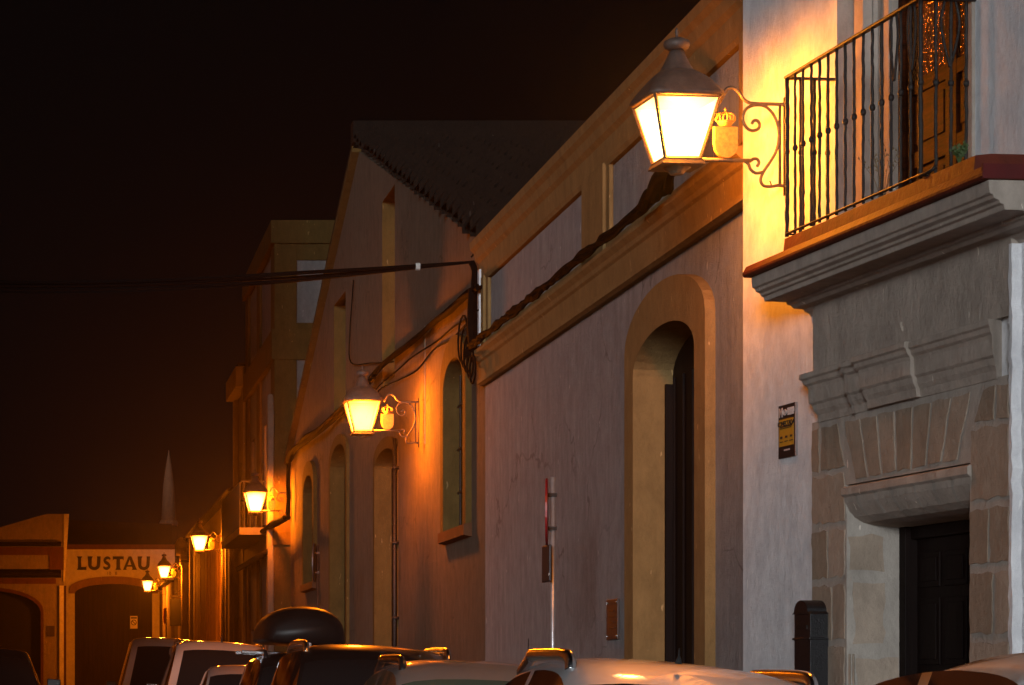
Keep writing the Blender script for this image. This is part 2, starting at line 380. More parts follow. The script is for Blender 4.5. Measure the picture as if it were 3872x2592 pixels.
# fan of voussoirs over the door
n = 9; cx = (DL + DR) / 2; xs = [DL - .16 + (DR - DL + .32) * i / n for i in range(n + 1)]
for i in range(n):
    a, b = xs[i], xs[i + 1]
    fa, fb = (a - cx) * .24, (b - cx) * .24
    if i in (0, n - 1): continue
    stone([(a + g / 2 - fa * .4, 2.71), (b - g / 2 - fb * .4, 2.71), (b - g / 2 + fb * .5, 3.08), (a + g / 2 + fa * .5, 3.08)], amp=.007)
stone(rect(TL + .01, TL + .13, 2.8, 3.08)); stone([(TL + .17, 2.8), (DL - .02, 2.8), (DL - .12, 3.08), (TL + .17, 3.08)])
stone([(DR + .06, 2.9), (TR - .2, 2.9), (TR - .17, 3.08), (DR + .18, 3.08)]); stone(rect(TR - .15, TR - .02, 2.9, 3.08))
st.build('stones', 'stone', portal)
# far door jamb faces the viewer: own stones with wide smears of mortar
jb = MB(); jb.box(DL - .001, DL + .012, -.05, .44, 0, 2.5); jb.build('jamb', 'mortar', portal)
js = MB()
def jstone(y0, y1, z0, z1):
    pts = ragged([(y0, z0), (y1, z0), (y1, z1), (y0, z1)], .012)
    n_ = len(pts); x = DL + .016
    js.add([(x, y, z) for y, z in pts] + [(x - .005, y, z) for y, z in pts], [tuple(range(n_))] + [(i, (i + 1) % n_, (i + 1) % n_ + n_, i + n_) for i in range(n_)])
jstone(-.03, .2, 2.13, 2.36); jstone(.0, .2, 1.66, 2.06); jstone(.02, .3, 1.1, 1.57); jstone(-.03, .26, .6, 1.05); jstone(-.02, .25, .1, .55)
js.build('jamb_stones', 'stone', portal)
jm = MB()
for y in (-.03, -.005): jm.tube([(DL + .014, y, .0), (DL + .014, y, 1.6)], .008, 6)
jm.build('jamb_moulding', 'stone', portal, True)
# coved stone hood under the lintel
hp = [(-.075, 2.66), (-.075, 2.615), (-.055, 2.6), (-.05, 2.56), (-.03, 2.52), (0, 2.475), (.06, 2.44), (.14, 2.42), (.24, 2.41), (.43, 2.41), (.43, 2.67), (-.05, 2.67)]
mb = MB(); mb.sweep(hp, DL - .02, DR + .02); mb.build('lintel_hood', 'stone_grey', portal, bevel=.004)
mb = MB()
for i in range(1, 7):
    x = DL + (DR - DL) * i / 7 + random.uniform(-.03, .03); sl = (x - cx) * .12; wd = random.uniform(.01, .02)
    q = hp[1:9]; mb = MB()
    for (ya, za), (yb, zb) in zip(q, q[1:]):
        ka, kb = (za - 2.4) * sl * 5, (zb - 2.4) * sl * 5
        mb.quad((x - wd + ka, ya - .003, za - .002), (x + wd + ka, ya - .003, za - .002), (x + wd + kb, yb - .003, zb - .003), (x - wd + kb, yb - .003, zb - .003))
    mb.build('mortar_joint', 'mortar', portal)
# entablature cornice
cp = [(-.0, 3.46), (-.15, 3.444), (-.152, 3.41), (-.135, 3.4), (-.13, 3.375), (-.112, 3.36), (-.105, 3.34), (-.104, 3.25), (-.088, 3.235), (-.08, 3.2), (-.062, 3.17), (-.056, 3.12), (-.0, 3.12)]
def returned(mb, prof, x0, x1, k=1, dz=0):   # moulding with splayed (mitred) ends
    n = len(prof)
    vs = []
    for (x, s_) in ((x0, -1), (x1, 1)):
        for (y, z) in prof: vs.append((x + s_ * (-y) * k - s_ * .152 * k, y, z + dz))
    mb.add(vs, [(i, (i + 1) % n, (i + 1) % n + n, i + n) for i in range(n)] + [tuple(range(n - 1, -1, -1)), tuple(range(n, 2 * n))])
mb = MB(); returned(mb, cp, TL + .02, TR - .05)
mb.build('cornice', 'stone_grey', hA, bevel=.004)
mb = MB(); cm = [(y - .03 if y < -.01 else y, z + .004) for y, z in cp]; returned(mb, cm, ta(1958, .15), ta(2078, .15), .4)
mb.build('cornice', 'stone_grey', hA, bevel=.004)
mb = MB()
for x, wd in ((ta(1895), .02), (ta(1985), .02), (ta(2112), .035)):
    mb = MB()
    for (ya, za), (yb, zb) in zip(cp[1:-1], cp[2:-1]):
        e = .036 if abs(x - ta(1985)) < .1 else .004
        mb.quad((x - wd, ya - e, za - .002), (x + wd, ya - e, za - .002), (x + wd * 1.3, yb - e, zb - .002), (x - wd * 1.3, yb - e, zb - .002))
    mb.build('mortar_joint', 'mortar', hA)
mb = MB(); mb.quad((ta(1862, .1), -.13, 3.447), (ta(2085, .1), -.13, 3.447), (ta(2085, .1), 0, 3.465), (ta(1862, .1), 0, 3.465)); 
mb = MB(); mb.box(TL, TR, -.045, 0, 3.46, 3.95); mb.build('frieze', 'stone_grey', hA)
# white rough edge of plaster beside the portal
mb = MB()
pts = ragged(rect(TR, TR + .035, 0, 3.86), .012, .07); mb.prism(pts, -.058, .01); mb.build('plaster_edge', 'white_plaster', hA)
# balcony
SL, SR = ta(1700, .45), ta(2249, .45)
mb = MB()
mb.sweep([(0, 4.11), (-.445, 4.11), (-.455, 4.125), (-.455, 4.14), (-.43, 4.185), (0, 4.2)], SL, SR)
bal = mb.build('balcony', 'red_tile', hA, bevel=.004)
mb = MB()
mb.sweep([(0, 4.108), (-.41, 4.108), (-.404, 4.037), (-.385, 4.03), (-.38, 4.012), (-.35, 4.0), (-.346, 3.985), (-.325, 3.978), (-.32, 3.95), (-.17, 3.946), (-.166, 3.93), (-.14, 3.925), (-.12, 3.905), (-.05, 3.9), (-.044, 3.885), (-.01, 3.87), (0, 3.85)], SL + .04, SR - .02)
mb.build('corbel', 'stone_grey', bal, bevel=.004)
KL, KR = ta(1798, .33), ta(2236, .33)
mb = MB(); mb.sweep([(0, 4.2), (-.352, 4.19), (-.34, 4.3), (-.25, 4.31), (0, 4.31)], KL, KR); mb.build('tile_kerb', 'red_tile', bal, bevel=.004)
mb = MB(); mb.box(SR - .02, SR + .004, -.45, 0, 4.112, 4.19); mb.build('red_band', 'red_paint', bal)
p_r = .327; RL, RR = ta(1801, p_r), ta(2106, p_r)
mb = MB()
for z, h, k in ((5.335, .016, .02), (4.325, .01, .014)):
    mb.box(RL - .01, RR + .01, -p_r - k, -p_r + k, z, z + h); mb.box(RL - k, RL + k, -p_r, 0, z - .004, z + h - .005); mb.box(RR - k, RR + k, -p_r, 0, z - .004, z + h - .005)
mb.build('handrail', 'iron', bal, bevel=.004)
def baluster(x, y, thick=1, knob_z=4.86):
    mb = MB(); n_ = 26; path = []; rr = []
    for i in range(n_ + 1):
        z = 4.31 + (5.335 - 4.31) * i / n_; j = .002
        path.append((x + random.uniform(-j, j), y + random.uniform(-j, j), z)); rr.append(.0095 * thick * random.uniform(.88, 1.15))
    mb.tube(path, rr, 8)
    mb.lathe([(.009, knob_z - .02), (.016, knob_z - .012), (.0185, knob_z), (.016, knob_z + .012), (.009, knob_z + .022)], x, y, 10)
    return mb.build('baluster', 'iron', bal, True)
nb = 15
for i in range(nb + 1):
    baluster(RL + (RR - RL) * i / nb, -p_r, 1.5 if i in (0, nb) else 1)
for i in range(1, 4):
    baluster(RL, -p_r + p_r * i / 3.6, 1.25); baluster(RR, -p_r + p_r * i / 3.6, 1.1)
mb = MB()    # lyre shaped iron ornaments near the near end
for x0_, y0_ in ((RR - .12, -p_r), (RR, -.15), (RR - .36, -p_r)):
    for s_ in (-1, 1):
        dx, dy = (s_ * .055, 0) if y0_ == -p_r else (0, s_ * .055)
        mb.tube(catmull([(x0_, y0_, 4.95), (x0_ + dx * .5, y0_ + dy * .5, 5.05), (x0_ + dx, y0_ + dy, 5.2), (x0_ + dx * .6, y0_ + dy * .6, 5.33)], 5), .009, 6)
mb.build('scroll_ornament', 'iron', bal, True)
mb = MB(); mb.tube(catmull([(RR - .02, -p_r, 4.335), (RR + .03, -p_r - .02, 4.32), (RR + .12, -p_r + .0, 4.325), (RR + .16, -p_r + .02, 4.35)], 5), .012, 6); mb.build('foot_scroll', 'iron', bal, True)
# balcony door surround and leaves
mb = MB()
mb.box(UL + .002, ta(2034, -.12), .12, .35, 4.21, 6.75); mb.box(UL, UR, -.035, 0, 6.76, 7.0); mb.box(UR, UR + .05, -.02, 0, 4.21, 7.0)
sr = mb.build('door_surround', 'stone_grey', hA)
mb = MB()
for p0, p1, pr_ in ((1954, 1974, -.03), (1992, 1998, -.09), (2022, 2033, -.1)): mb.box(ta(p0, pr_), ta(p1, pr_), -pr_, .12, 4.21, 6.74)
mb.build('moulding', 'mortar', sr)
mb = MB(); dy = .2; UD = ta(2034, -.12); xm = (UD + UR) / 2
mb.box(UD, UD + .06, dy - .02, dy + .05, 4.21, 6.75); mb.box(UR - .05, UR, dy - .02, dy + .05, 4.21, 6.75); mb.box(UD, UR, dy - .02, dy + .05, 6.68, 6.75)
dfr = mb.build('balcony_door', 'door_wood', hA)
for a, b in ((UD + .06, xm - .005), (xm + .005, UR - .05)):
    mb = MB(); f = .07
    mb.box(a, a + f, dy, dy + .04, 4.22, 6.67); mb.box(b - f, b, dy, dy + .04, 4.22, 6.67)
    for z0_, z1_ in ((4.22, 4.32), (4.62, 4.72), (5.08, 5.17), (5.62, 5.66), (6.6, 6.67)): mb.box(a + f, b - f, dy + .002, dy + .038, z0_, z1_)
    mb.box(a + f, b - f, dy + .02, dy + .03, 4.3, 5.1)
    mb.box(a + f + .04, b - f - .04, dy + .008, dy + .02, 4.36, 4.57); mb.box(a + f + .04, b - f - .04, dy + .008, dy + .02, 4.77, 5.03)
    mb.build('leaf', 'door_wood', dfr, bevel=.003)
    mb = MB(); mb.box(a + f, b - f, dy + .014, dy + .022, 5.17, 6.6); mb.build('glass', 'ripple_glass', dfr)
# street door
mb = MB(); y = .36
mb.box(DL, DL + .1, y - .06, y + .06, 0, 2.41); mb.box(DR - .06, DR, y - .03, y + .06, 0, 2.41); mb.box(DL, DR, y - .02, y + .06, 2.33, 2.41)
sd_ = mb.build('street_door', 'door_dark', hA, bevel=.006)
xm = (DL + DR) / 2
for a, b in ((DL + .1, xm - .004), (xm + .004, DR - .06)):
    mb = MB(); mb.box(a, b, y + .02, y + .06, .02, 2.33)
    for z0_, z1_ in ((.15, .7), (.8, 1.45), (1.53, 1.95), (2.02, 2.24)):
        for ia in (0, 1):
            xa = a + .05 + ia * (b - a) / 2 * .95; xb = xa + (b - a) / 2 - .09
            mb.box(xa, xb, y + .008, y + .02, z0_, z1_); mb.box(xa + .035, xb - .035, y - .001, y + .008, z0_ + .035, z1_ - .035)
    lf = mb.build('leaf', 'door_dark', sd_, bevel=.006)
mb = MB()
for k in range(10): mb.lathe([(.012, 0), (.009, .008), (.001, .012)], 0, 0, 8)
mb = MB(); mb.tube([(xm - .05, y - .01, 1.1), (xm - .05, y - .05, 1.1), (xm - .05, y - .05, 1.22), (xm - .05, y - .01, 1.22)], .008, 6); mb.build('handle', 'iron', sd_, True)

# alarm notice on the wall
x0_, z1_ = A.at(1782, 930, .01); x1_, _ = A.at(1821, 917, .01); _, z0_ = A.at(1781, 1051, .01)
PW, PH = x1_ - x0_, z1_ - z0_
po = thing('alarm_sign', 'black and yellow alarm notice fixed to the white wall left of the stone doorway', 'sign', tuple(A.O + A.d * (x0_ + PW / 2)) + (z0_,), A.a)
mb = MB(); mb.box(-PW / 2, PW / 2, -.014, -.001, 0, PH); mb.build('board', 'black_print', po, bevel=.002)
mb = MB(); mb.box(PW / 2 - .002, PW / 2 + .006, -.018, -.001, 0, PH); mb.build('metal_edge', 'chrome', po)
mb = MB(); mb.box(-PW * .44, PW * .4, -.0165, -.014, PH * .22, PH * .73); mb.build('yellow_panel', 'yellow_print', po)
text_mesh('lettering', 'CONECTADA', PW * .155, 'black_print', po, (-.005, -.018, PH * .64))
mb = MB()
mb.box(-PW * .38, PW * .34, -.0185, -.0165, PH * .575, PH * .6); mb.box(-PW * .38, PW * .28, -.0185, -.0165, PH * .55, PH * .565)
for k in range(3):
    x = -PW * .3 + k * PW * .29
    mb.box(x - .02, x + .02, -.0185, -.0165, PH * .37, PH * .41); mb.box(x - .03, x + .03, -.0185, -.0165, PH * .3, PH * .315)
mb.build('small_print', 'plaque', po)
text_mesh('lettering', 'M', PW * .3, 'pale_print', po, (-PW * .34, -.016, PH * .85), bold=.001)
mb = MB(); ring = [(-PW * .1 + PW * .085 * math.cos(t * math.pi / 8), -.015, PH * .855 + PH * .05 * math.sin(t * math.pi / 8)) for t in range(17)]
mb.tube(ring, .005, 5); mb.tube([(-PW * .15, -.016, PH * .82), (-PW * .05, -.016, PH * .885)], .005, 5); mb.build('emblem', 'pale_print', po)
for k, s_ in enumerate(('MOVISTAR', 'PROSEGUR', 'ALARMAS')): text_mesh('lettering', s_, PW * .085, 'pale_print', po, (PW * .24, -.016, PH * (.9 - .045 * k)))
mb = MB(); mb.box(-PW * .16, PW * .18, -.0155, -.014, PH * .13, PH * .16); mb.build('phone_number', 'pale_print', po)

# black letterbox
x1_, z1_ = A.at(1913, 1400); LW, LD = .27, .125
lb = thing('letterbox', 'black iron letterbox with an arched top beside the stone doorway', 'letterbox', tuple(A.O + A.d * (x1_ - LW / 2)) + (.0,), A.a)
ztop = A.at(1843, 1405, .15)[1]
mb = MB(); mb.box(-LW / 2, LW / 2, -LD - .05, -.051, .95, ztop); mb.box(-LW / 2 - .012, LW / 2 + .012, -LD - .062, -.051, ztop - .17, ztop - .155)
mb.box(-LW / 2 - .012, LW / 2 + .012, -LD - .062, -.051, .92, .97); body = mb.build('body', 'iron_dark', lb, bevel=.004)
mb = MB(); pts = [(-LW / 2 - .012, ztop), (LW / 2 + .012, ztop)] + [((LW / 2 - .02) * math.cos(t * math.pi / 12), ztop + .015 + .075 * math.sin(t * math.pi / 12)) for t in range(13)]
mb.prism(pts, -LD - .06, -.051); mb.build('lid', 'iron_dark', lb)
mb = MB(); mb.box(-.09, .09, -LD - .056, -LD - .05, ztop - .1, ztop - .075); mb.build('slot', 'iron', body)
mb = MB(); mb.box(-.03, .03, -.1, -.051, .02, .95); mb.build('post', 'iron_dark', lb)

# weeds on the balcony
def weed(label, px, off, z, m, n, h, cat='plant'):
    x = ta(px, off); base = A.O + A.d * x - A.m * off
    mb = MB()
    for i in range(n):
        a = random.uniform(0, 6.28); l = h * random.uniform(.5, 1); t = random.uniform(.15, .5) * h
        p = [(0, 0, 0), (math.cos(a) * t * .4, math.sin(a) * t * .4, l * .6), (math.cos(a) * t, math.sin(a) * t, l)]
        mb.tube(p, [.003, .002, .001], 4)
        for k in range(5):
            q = Vector(p[1]).lerp(Vector(p[2]), k / 4); b_ = random.uniform(0, 6.28); s_ = .02
            mb.add([q, q + Vector((math.cos(b_) * s_, math.sin(b_) * s_, .01)), q + Vector((math.cos(b_) * s_ * .6, math.sin(b_) * s_, .025))], [(0, 1, 2)])
    o = mb.build('weed', m); o.location = (base.x, base.y, z); return tag(o, label, cat)
weed('small green weed on the balcony kerb in front of the wooden door', 2195, .28, 4.31, 'leaf', 26, .11)
weed('dry thin weed stalks behind the balcony railing beside the stone door surround', 2020, .2, 4.31, 'dry_leaf', 9, .4)

# ================================================================== long bodega with ochre trim
B = Frame(5.0, 30.6, -math.pi / 2)
hB = B.thing('bodega', 'long plastered bodega with ochre cornice, panelled parapet and tall arched gate', 'building')
LB = 30.6 - 18.72
gy = lambda Y: 30.6 - Y
gate = dict(a=gy(22.4), b=gy(20.25), z0=0, zs=4.02, rise=.3)
wl, rv = facade(0, LB, 4.9, [gate], .34)
wl.box(0, LB, .34, 10, 0, 5.0); wl.box(0, LB, 0, .5, 4.9, 6.05)
wl.build('wall', 'bodega_plaster', hB)
rv.build('reveal', 'ochre', hB)
surround(gate['a'], gate['b'], 0, 4.02, .3, .34, .08, .36).build('gate_surround', 'ochre', hB)
mb = leaf_panel(gate, .26)
for k in range(7):
    x = gate['a'] + .1 + k * (2.15 - .2) / 6; mb.box(x - .012, x + .012, .24, .26, .05, 4.0)
mb.box(gate['a'], gate['a'] + .05, .19, .26, 0, 3.95)
gd = mb.build('gate', 'door_dark', hB, bevel=.004)
# cornice and parapet mouldings
mb = MB()
mb.sweep([(0, 5.26), (-.16, 5.24), (-.16, 5.2), (-.12, 5.16), (-.11, 5.12), (-.085, 5.1), (-.07, 4.93), (-.095, 4.915), (-.095, 4.87), (-.05, 4.85), (0, 4.85)], .0, LB)
mb.build('cornice', 'ochre', hB)
mb = MB()
mb.sweep([(0, 6.06), (-.04, 6.06), (-.06, 6.1), (-.07, 6.28), (-.11, 6.32), (-.13, 6.4), (-.17, 6.44), (-.18, 6.52), (.3, 6.56), (.55, 6.5), (.55, 6.06)], -.05, LB)
mb.box(-.0, LB, -.035, 0, 5.26, 5.37)
pp = mb.build('parapet_coping', 'ochre', hB)
for a, b in ((.0, .42), (gy(24.75), gy(23.55)), (LB - .35, LB)):
    mb = MB(); mb.box(a, b, -.04, 0, 5.37, 6.07); mb.box(a + .12, b - .12, -.075, -.04, 5.3, 6.1); mb.build('parapet_pier', 'ochre', hB, bevel=.01)
mb = MB(); mb.box(-.02, .0, -.0, .5, 4.85, 6.05); mb.box(-.015, .09, -.088, -.03, 5.2, 6.2); mb.build('parapet_end', 'white_plaster', hB)
# plaque beside the gate
q0, q1 = B.at(1393, 1380)[0], B.at(1418, 1380)[0]
pq = thing('wall_plaque', 'small dark metal plaque screwed to the bodega wall left of the arched gate', 'plaque', (5.0, 30.6 - (q0 + q1) / 2, 1.79), B.a)
mb = MB(); mb.box(-(q1 - q0) / 2, (q1 - q0) / 2, -.022, -.001, 0, .36); mb.build('plate', 'plaque', pq, bevel=.003)
for sx in (-1, 1):
    for z in (.03, .33):
        mb = MB(); x = sx * ((q1 - q0) / 2 - .03); mb.box(x - .009, x + .009, -.03, -.022, z - .009, z + .009); mb.build('screw', 'chrome', pq, bevel=.003)
mb = MB()
for k in range(4): mb.box(-.12, .12 - .04 * (k % 2), -.0245, -.022, .1 + k * .05, .112 + k * .05)
mb.build('engraving', 'iron', pq)

# ================================================================== gabled warehouse
G0 = 56.1
G = Frame(5.0, G0, -math.pi / 2)
hG = G.thing('gabled_warehouse', 'old gabled warehouse with dark tiled roof and small arched windows', 'building')
LG = G0 - 30.62; xa = G0 - 43.35
zl, zr, zap = 6.12, 6.5, 10.14
def gtop(x): return zl + (zap - zl) * x / xa if x < xa else zap + (zr - zap) * (x - xa) / (LG - xa)
def w_op(Yf, Yn): return dict(a=G0 - Yf, b=G0 - Yn, z0=3.32, zs=5.08, rise=.34)
win1, win2 = w_op(33.45, 31.85), w_op(52.5, 50.6)
door2 = dict(a=G0 - 47.6, b=G0 - 45.0, z0=0, zs=5.2, rise=.35); door1 = dict(a=G0 - 40.9, b=G0 - 38.6, z0=0, zs=4.7, rise=.2)
slot1 = dict(a=G0 - 40.3, b=G0 - 38.8, z0=5.9, zs=8.75, rise=.001)
slot2 = dict(a=G0 - 47.3, b=G0 - 45.4, z0=6.2, zs=8.15, rise=.001)
wl, rv = facade(0, LG, gtop, [win1, win2, door1, door2, slot1, slot2], .3)
wl.box(0, LG, .3, 22, 0, 5.9)
wl.prism([(0.01, 5.8), (LG - .01, 5.8), (LG - .01, zr - .02), (xa, zap - .02), (.01, zl - .02)], .3, 22)
wl.build('wall', 'old_plaster', hG)
rv.build('reveal', 'ochre_dark', hG)
for wn in (win1, win2):
    surround(wn['a'], wn['b'], 3.3, 5.08, .34, .24, .075, .28).build('window_surround', 'ochre_dark', hG)
    mb = leaf_panel(wn, .24)
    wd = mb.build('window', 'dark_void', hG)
    mb = MB(); mb.sweep([(.0, 3.32), (-.1, 3.3), (-.1, 3.17), (0, 3.15)], wn['a'] - .3, wn['b'] + .26); mb.build('sill', 'maroon', wd)
    mb = MB()
    for k in range(5):
        x = wn['a'] + (wn['b'] - wn['a']) * (k + .5) / 5; mb.tube([(x, .12, 3.33), (x, .12, archz(wn, x))], .012, 6)
    for z in (3.8, 4.35, 4.9): mb.box(wn['a'], wn['b'], .105, .135, z - .012, z + .012)
    mb.build('window_bars', 'iron', wd)
for dr in (door1, door2):
    surround(dr['a'], dr['b'], 0, dr['zs'], dr['rise'], .18, .05).build('door_surround', 'ochre_dark', hG)
    leaf_panel(dr, .22).build('door', 'door_dark', hG)
for s_ in (slot1, slot2): leaf_panel(s_, .22).build('blind_niche', 'old_plaster', hG)
mb = MB(); mb.sweep([(0, 0), (-.05, 0), (-.05, .9), (0, .93)], 0, LG)
mb.build('plinth', 'old_plaster', hG)
# verge: roof edge standing above the gable wall
mb = MB()
for (x0_, z0_), (x1_, z1_) in (((-.25, zl - .08), (xa, zap)),):
    n_ = 40
    for k in range(n_):
        a, b = k / n_, (k + 1) / n_
        X0, Z0, X1, Z1 = x0_ + (x1_ - x0_) * a, z0_ + (z1_ - z0_) * a, x0_ + (x1_ - x0_) * b, z0_ + (z1_ - z0_) * b
        mb.prism([(X0, Z0), (X1 - .02, Z1), (X1 - .02, Z1 + .1), (X0, Z0 + .13)], -.12, .6)
mb.build('verge', 'ochre_dark', hG)
# barrel tiled slopes
def tiles(xf, zf, n_rows, y0, y1, pitch=.42):
    mb = MB(); cols = int((y1 - y0) / pitch); sub = 6
    for r_ in range(n_rows):
        ta_, tb = r_ / n_rows, (r_ + 1.12) / n_rows
        row = []
        for j in range(cols * sub + 1):
            y = y0 + j * pitch / sub; ph = (j % sub) / sub
            wv = abs(math.sin(math.pi * ph)) ** .6 * .17
            row.append((y + random.uniform(-.004, .004), wv))
        xA, zA = xf(ta_), zf(ta_); xB, zB = xf(min(1, tb)), zf(min(1, tb)); lift = .14
        n0 = len(mb.v)
        jit = [random.uniform(-.09, .09) for _ in range(cols + 2)]
        for j, (y, wv) in enumerate(row):
            ji = jit[j // sub]
            mb.v.append((xA + ji, y, zA + wv + .02 + lift)); mb.v.append((xB + ji, y, zB + wv + .02)); mb.v.append((xA + ji, y, zA - .03))
        for j in range(len(row) - 1):
            a = n0 + j * 3; mb.f.append((a, a + 1, a + 4, a + 3)); mb.f.append((a, a + 3, a + 5, a + 2))
    return mb
mb = tiles(lambda t: LG + .05 + (xa - LG - .05) * t, lambda t: zr + .05 + (zap + .12 - zr) * t, 27, -.12, 14)
rf = mb.build('roof', 'roof_tile', hG)
mb = MB(); mb.prism([(xa + .1, zap + .1), (-.2, zl - .05), (-.2, zl + .1), (xa, zap + .3)], -.1, 20); mb.build('roof', 'roof_tile', hG)
mb = MB(); mb.sweep([(-.12, 0), (20, 0), (20, .36), (-.12, .36)], -.2, .17); o = mb.build('roof_ridge', 'roof_tile', hG); o.location = (xa, 0, zap + .12)
mb = MB(); mb.box(xa, LG, .3, 20, 5.9, 5.95)

# downpipe on the warehouse
mb = MB(); Yp = 30000 / (912 - 130); x = G0 - Yp
mb.tube([(x, -.06, .3), (x, -.06, 4.95)], .03, 8)
for z in (1, 2.3, 3.4, 4.5): mb.box(x - .05, x + .05, -.1, 0, z, z + .04)
mb.build('downpipe', 'iron', hG, True)

# ================================================================== taller house beyond the warehouse
D = Frame(4.75, 65.2, -math.pi / 2); LD_ = 65.2 - 56.6; ZD = 11.3
hD = D.thing('tall_house', 'tall two storey house with ochre corner pilasters behind the gable', 'house')
dops = [dict(a=1.2, b=2.3, z0=0, zs=2.6, rise=.001), dict(a=1.2, b=2.3, z0=4.9, zs=7.2, rise=.001), dict(a=5.2, b=6.3, z0=4.9, zs=7.2, rise=.001), dict(a=5.3, b=6.2, z0=1.2, zs=2.6, rise=.001)]
wl, rv = facade(0, LD_, ZD, dops, .3); wl.box(0, LD_, .3, 9, 0, ZD - .02)
wl.build('wall', 'grey_plaster', hD); rv.build('reveal', 'far_plaster', hD)
mb = MB()
# front pilasters, cornices and the same bands round the side that faces down the street
for a in (0, 3.6, LD_ - .9): mb.box(a, a + .9, -.06, 0, 0, ZD - .5)
for z0_, z1_, p in ((ZD - .5, ZD, .14), (8.3, 8.95, .12), (4.3, 4.6, .1)):
    mb.box(-.02, LD_ + p, -p, 0, z0_, z1_); mb.box(LD_, LD_ + p, 0, 9, z0_, z1_)
mb.box(LD_, LD_ + .07, -.06, .42, 0, ZD - .5); mb.box(LD_ , LD_ + .05, .42, 9, ZD - .85, ZD - .5); mb.box(LD_, LD_ + .05, .42, 9, 8.95, 9.1)
mb.build('ochre_trim', 'ochre_dark', hD, bevel=.01)
for k, o_ in enumerate(dops):
    wdw = leaf_panel(o_, .2).build('door' if o_['z0'] == 0 else 'window', 'door_dark', hD)
mb = MB(); mb.box(.6, 7.0, -.7, 0, 4.62, 4.78); bl_ = mb.build('balcony', 'far_plaster', hD)
mb = MB()
mb.box(.6, 7.0, -.7, -.67, 5.78, 5.82)
for e in (.6, 6.97): mb.box(e, e + .03, -.7, 0, 5.78, 5.82)
for k in range(46): mb.box(.6 + k * .14, .62 + k * .14, -.695, -.675, 4.78, 5.78)
for k in range(5): mb.box(6.975, 6.995, -.6 + k * .13, -.58 + k * .13, 4.78, 5.78)
mb.build('railing', 'iron', bl_)
mb = MB()
for k in range(60):
    x = k * LD_ / 60; mb.tube([(x + .07, -.3, 4.12), (x + .07, 0, 4.26)], .065, 6)
mb.build('tiled_drip_course', 'roof_tile', hD, True)
mb = MB(); mb.prism([(LD_ - .4, 0), (LD_ + .02, 0), (LD_ + .02, 7.2), (LD_ - .15, 7.6), (LD_ - .4, 7.1)], -.2, -.06); mb.build('corner_buttress', 'far_plaster', hD, bevel=.04)

# ------------------------------------------------------------------ row of lower houses beyond
def simple_house(name, label, X, Yf, Yn, z, wallm, ops, depth=8, extra=None, roofm='roof_tile', trim=None, slope=0):
    F = Frame(X, Yf, -math.pi / 2); h = F.thing(name, label, 'house'); l = Yf - Yn
    wl, rv = facade(0, l, z, ops, .28); wl.box(0, l, .28, depth, 0, z - .02)
    wl.build('wall', wallm, h)
    if ops: rv.build('reveal', wallm, h)
    for o_ in ops:
        leaf_panel(o_, .18).build('door' if o_['z0'] == 0 else 'window', 'door_dark', h)
    mb = MB(); mb.sweep([(-.25, z), (-.25, z + .08), (depth / 2, z + .08 + slope), (depth, z + .08), (depth, z)], -.02, l + .02); mb.build('roof', roofm, h)
    if trim:
        for a, b, p, z0_, z1_ in trim:
            mb = MB(); mb.box(a, b, -p, 0, z0_, z1_); mb.build('pilaster', 'far_plaster', h, bevel=.01)
    if extra: extra(h, l)
    return h
O = lambda a, b, z0, z1, r=.001: dict(a=a, b=b, z0=z0, zs=z1, rise=r)
simple_house('narrow_house', 'narrow dark house with an upper balcony beyond the ochre trimmed one', 4.75, 69, 65.25, 9.2, 'far_plaster', [O(1.2, 2.6, 0, 3.0), O(1.2, 2.6, 4.7, 7.0)], trim=[(0, .35, .12, 0, 9.2), (3.2, 3.7, .12, 0, 9.2), (0, 3.7, .3, 8.7, 9.2)])
def boards(h, l):
    mb = MB(); x = 2.6
    while x < l - 6.4:
        wd = random.uniform(.1, .26); mb.box(x, x + wd - .02, -.03 - random.uniform(0, .035), 0, 2.2 + random.uniform(0, .5), 5.6); x += wd
    mb.build('boarding', 'plank_wall', h)
simple_house('boarded_house', 'low house with vertical wall boards lit by the fourth lantern', 4.75, 92, 69.05, 6.35, 'far_plaster',
             [O(3, 3.9, 0, 2.9), O(6.2, 7, 0, 3.1), O(9, 9.8, 0, 3.3), O(14, 15, 0, 3.2), O(20.5, 21.6, 0, 3.4)],
             trim=[(18.4, 18.9, .14, 0, 6.3), (19.4, 19.8, .1, 0, 6.3), (22.2, 22.9, .2, 0, 6.3), (.1, .7, .12, 0, 6.3)], extra=boards, slope=.8)
def lions(h, l):
    mb = MB(); mb.box(l - .75, l - .1, -.25, 0, 5.4, 5.75); mb.box(l - .7, l - .2, -.4, -.0, 5.75, 6.0); mb.lathe([(.2, 6.0), (.24, 6.15), (.12, 6.35), (.02, 6.4)], l - .45, -.2, 10); mb.build('stone_ornament', 'far_plaster', h, True)
simple_house('pillar_house', 'house with a bright lit corner pillar and stone ornament on top', 4.6, 103, 92.1, 5.5, 'far_plaster', [O(2, 3, 0, 2.8), O(6, 7.2, 0, 3)], trim=[(10.1, 10.8, .2, 0, 5.4), (5, 5.4, .1, 0, 5.4), (8.4, 8.7, .1, 0, 5.4)], extra=lions)
simple_house('end_house', 'last low house of the row next to the lettered bodega wall', 4.5, 114.9, 103.05, 5.2, 'far_plaster', [O(2, 3, 0, 2.7), O(8.5, 9.5, 0, 2.7)], trim=[(5.2, 6.1, .1, 0, 5.2)])

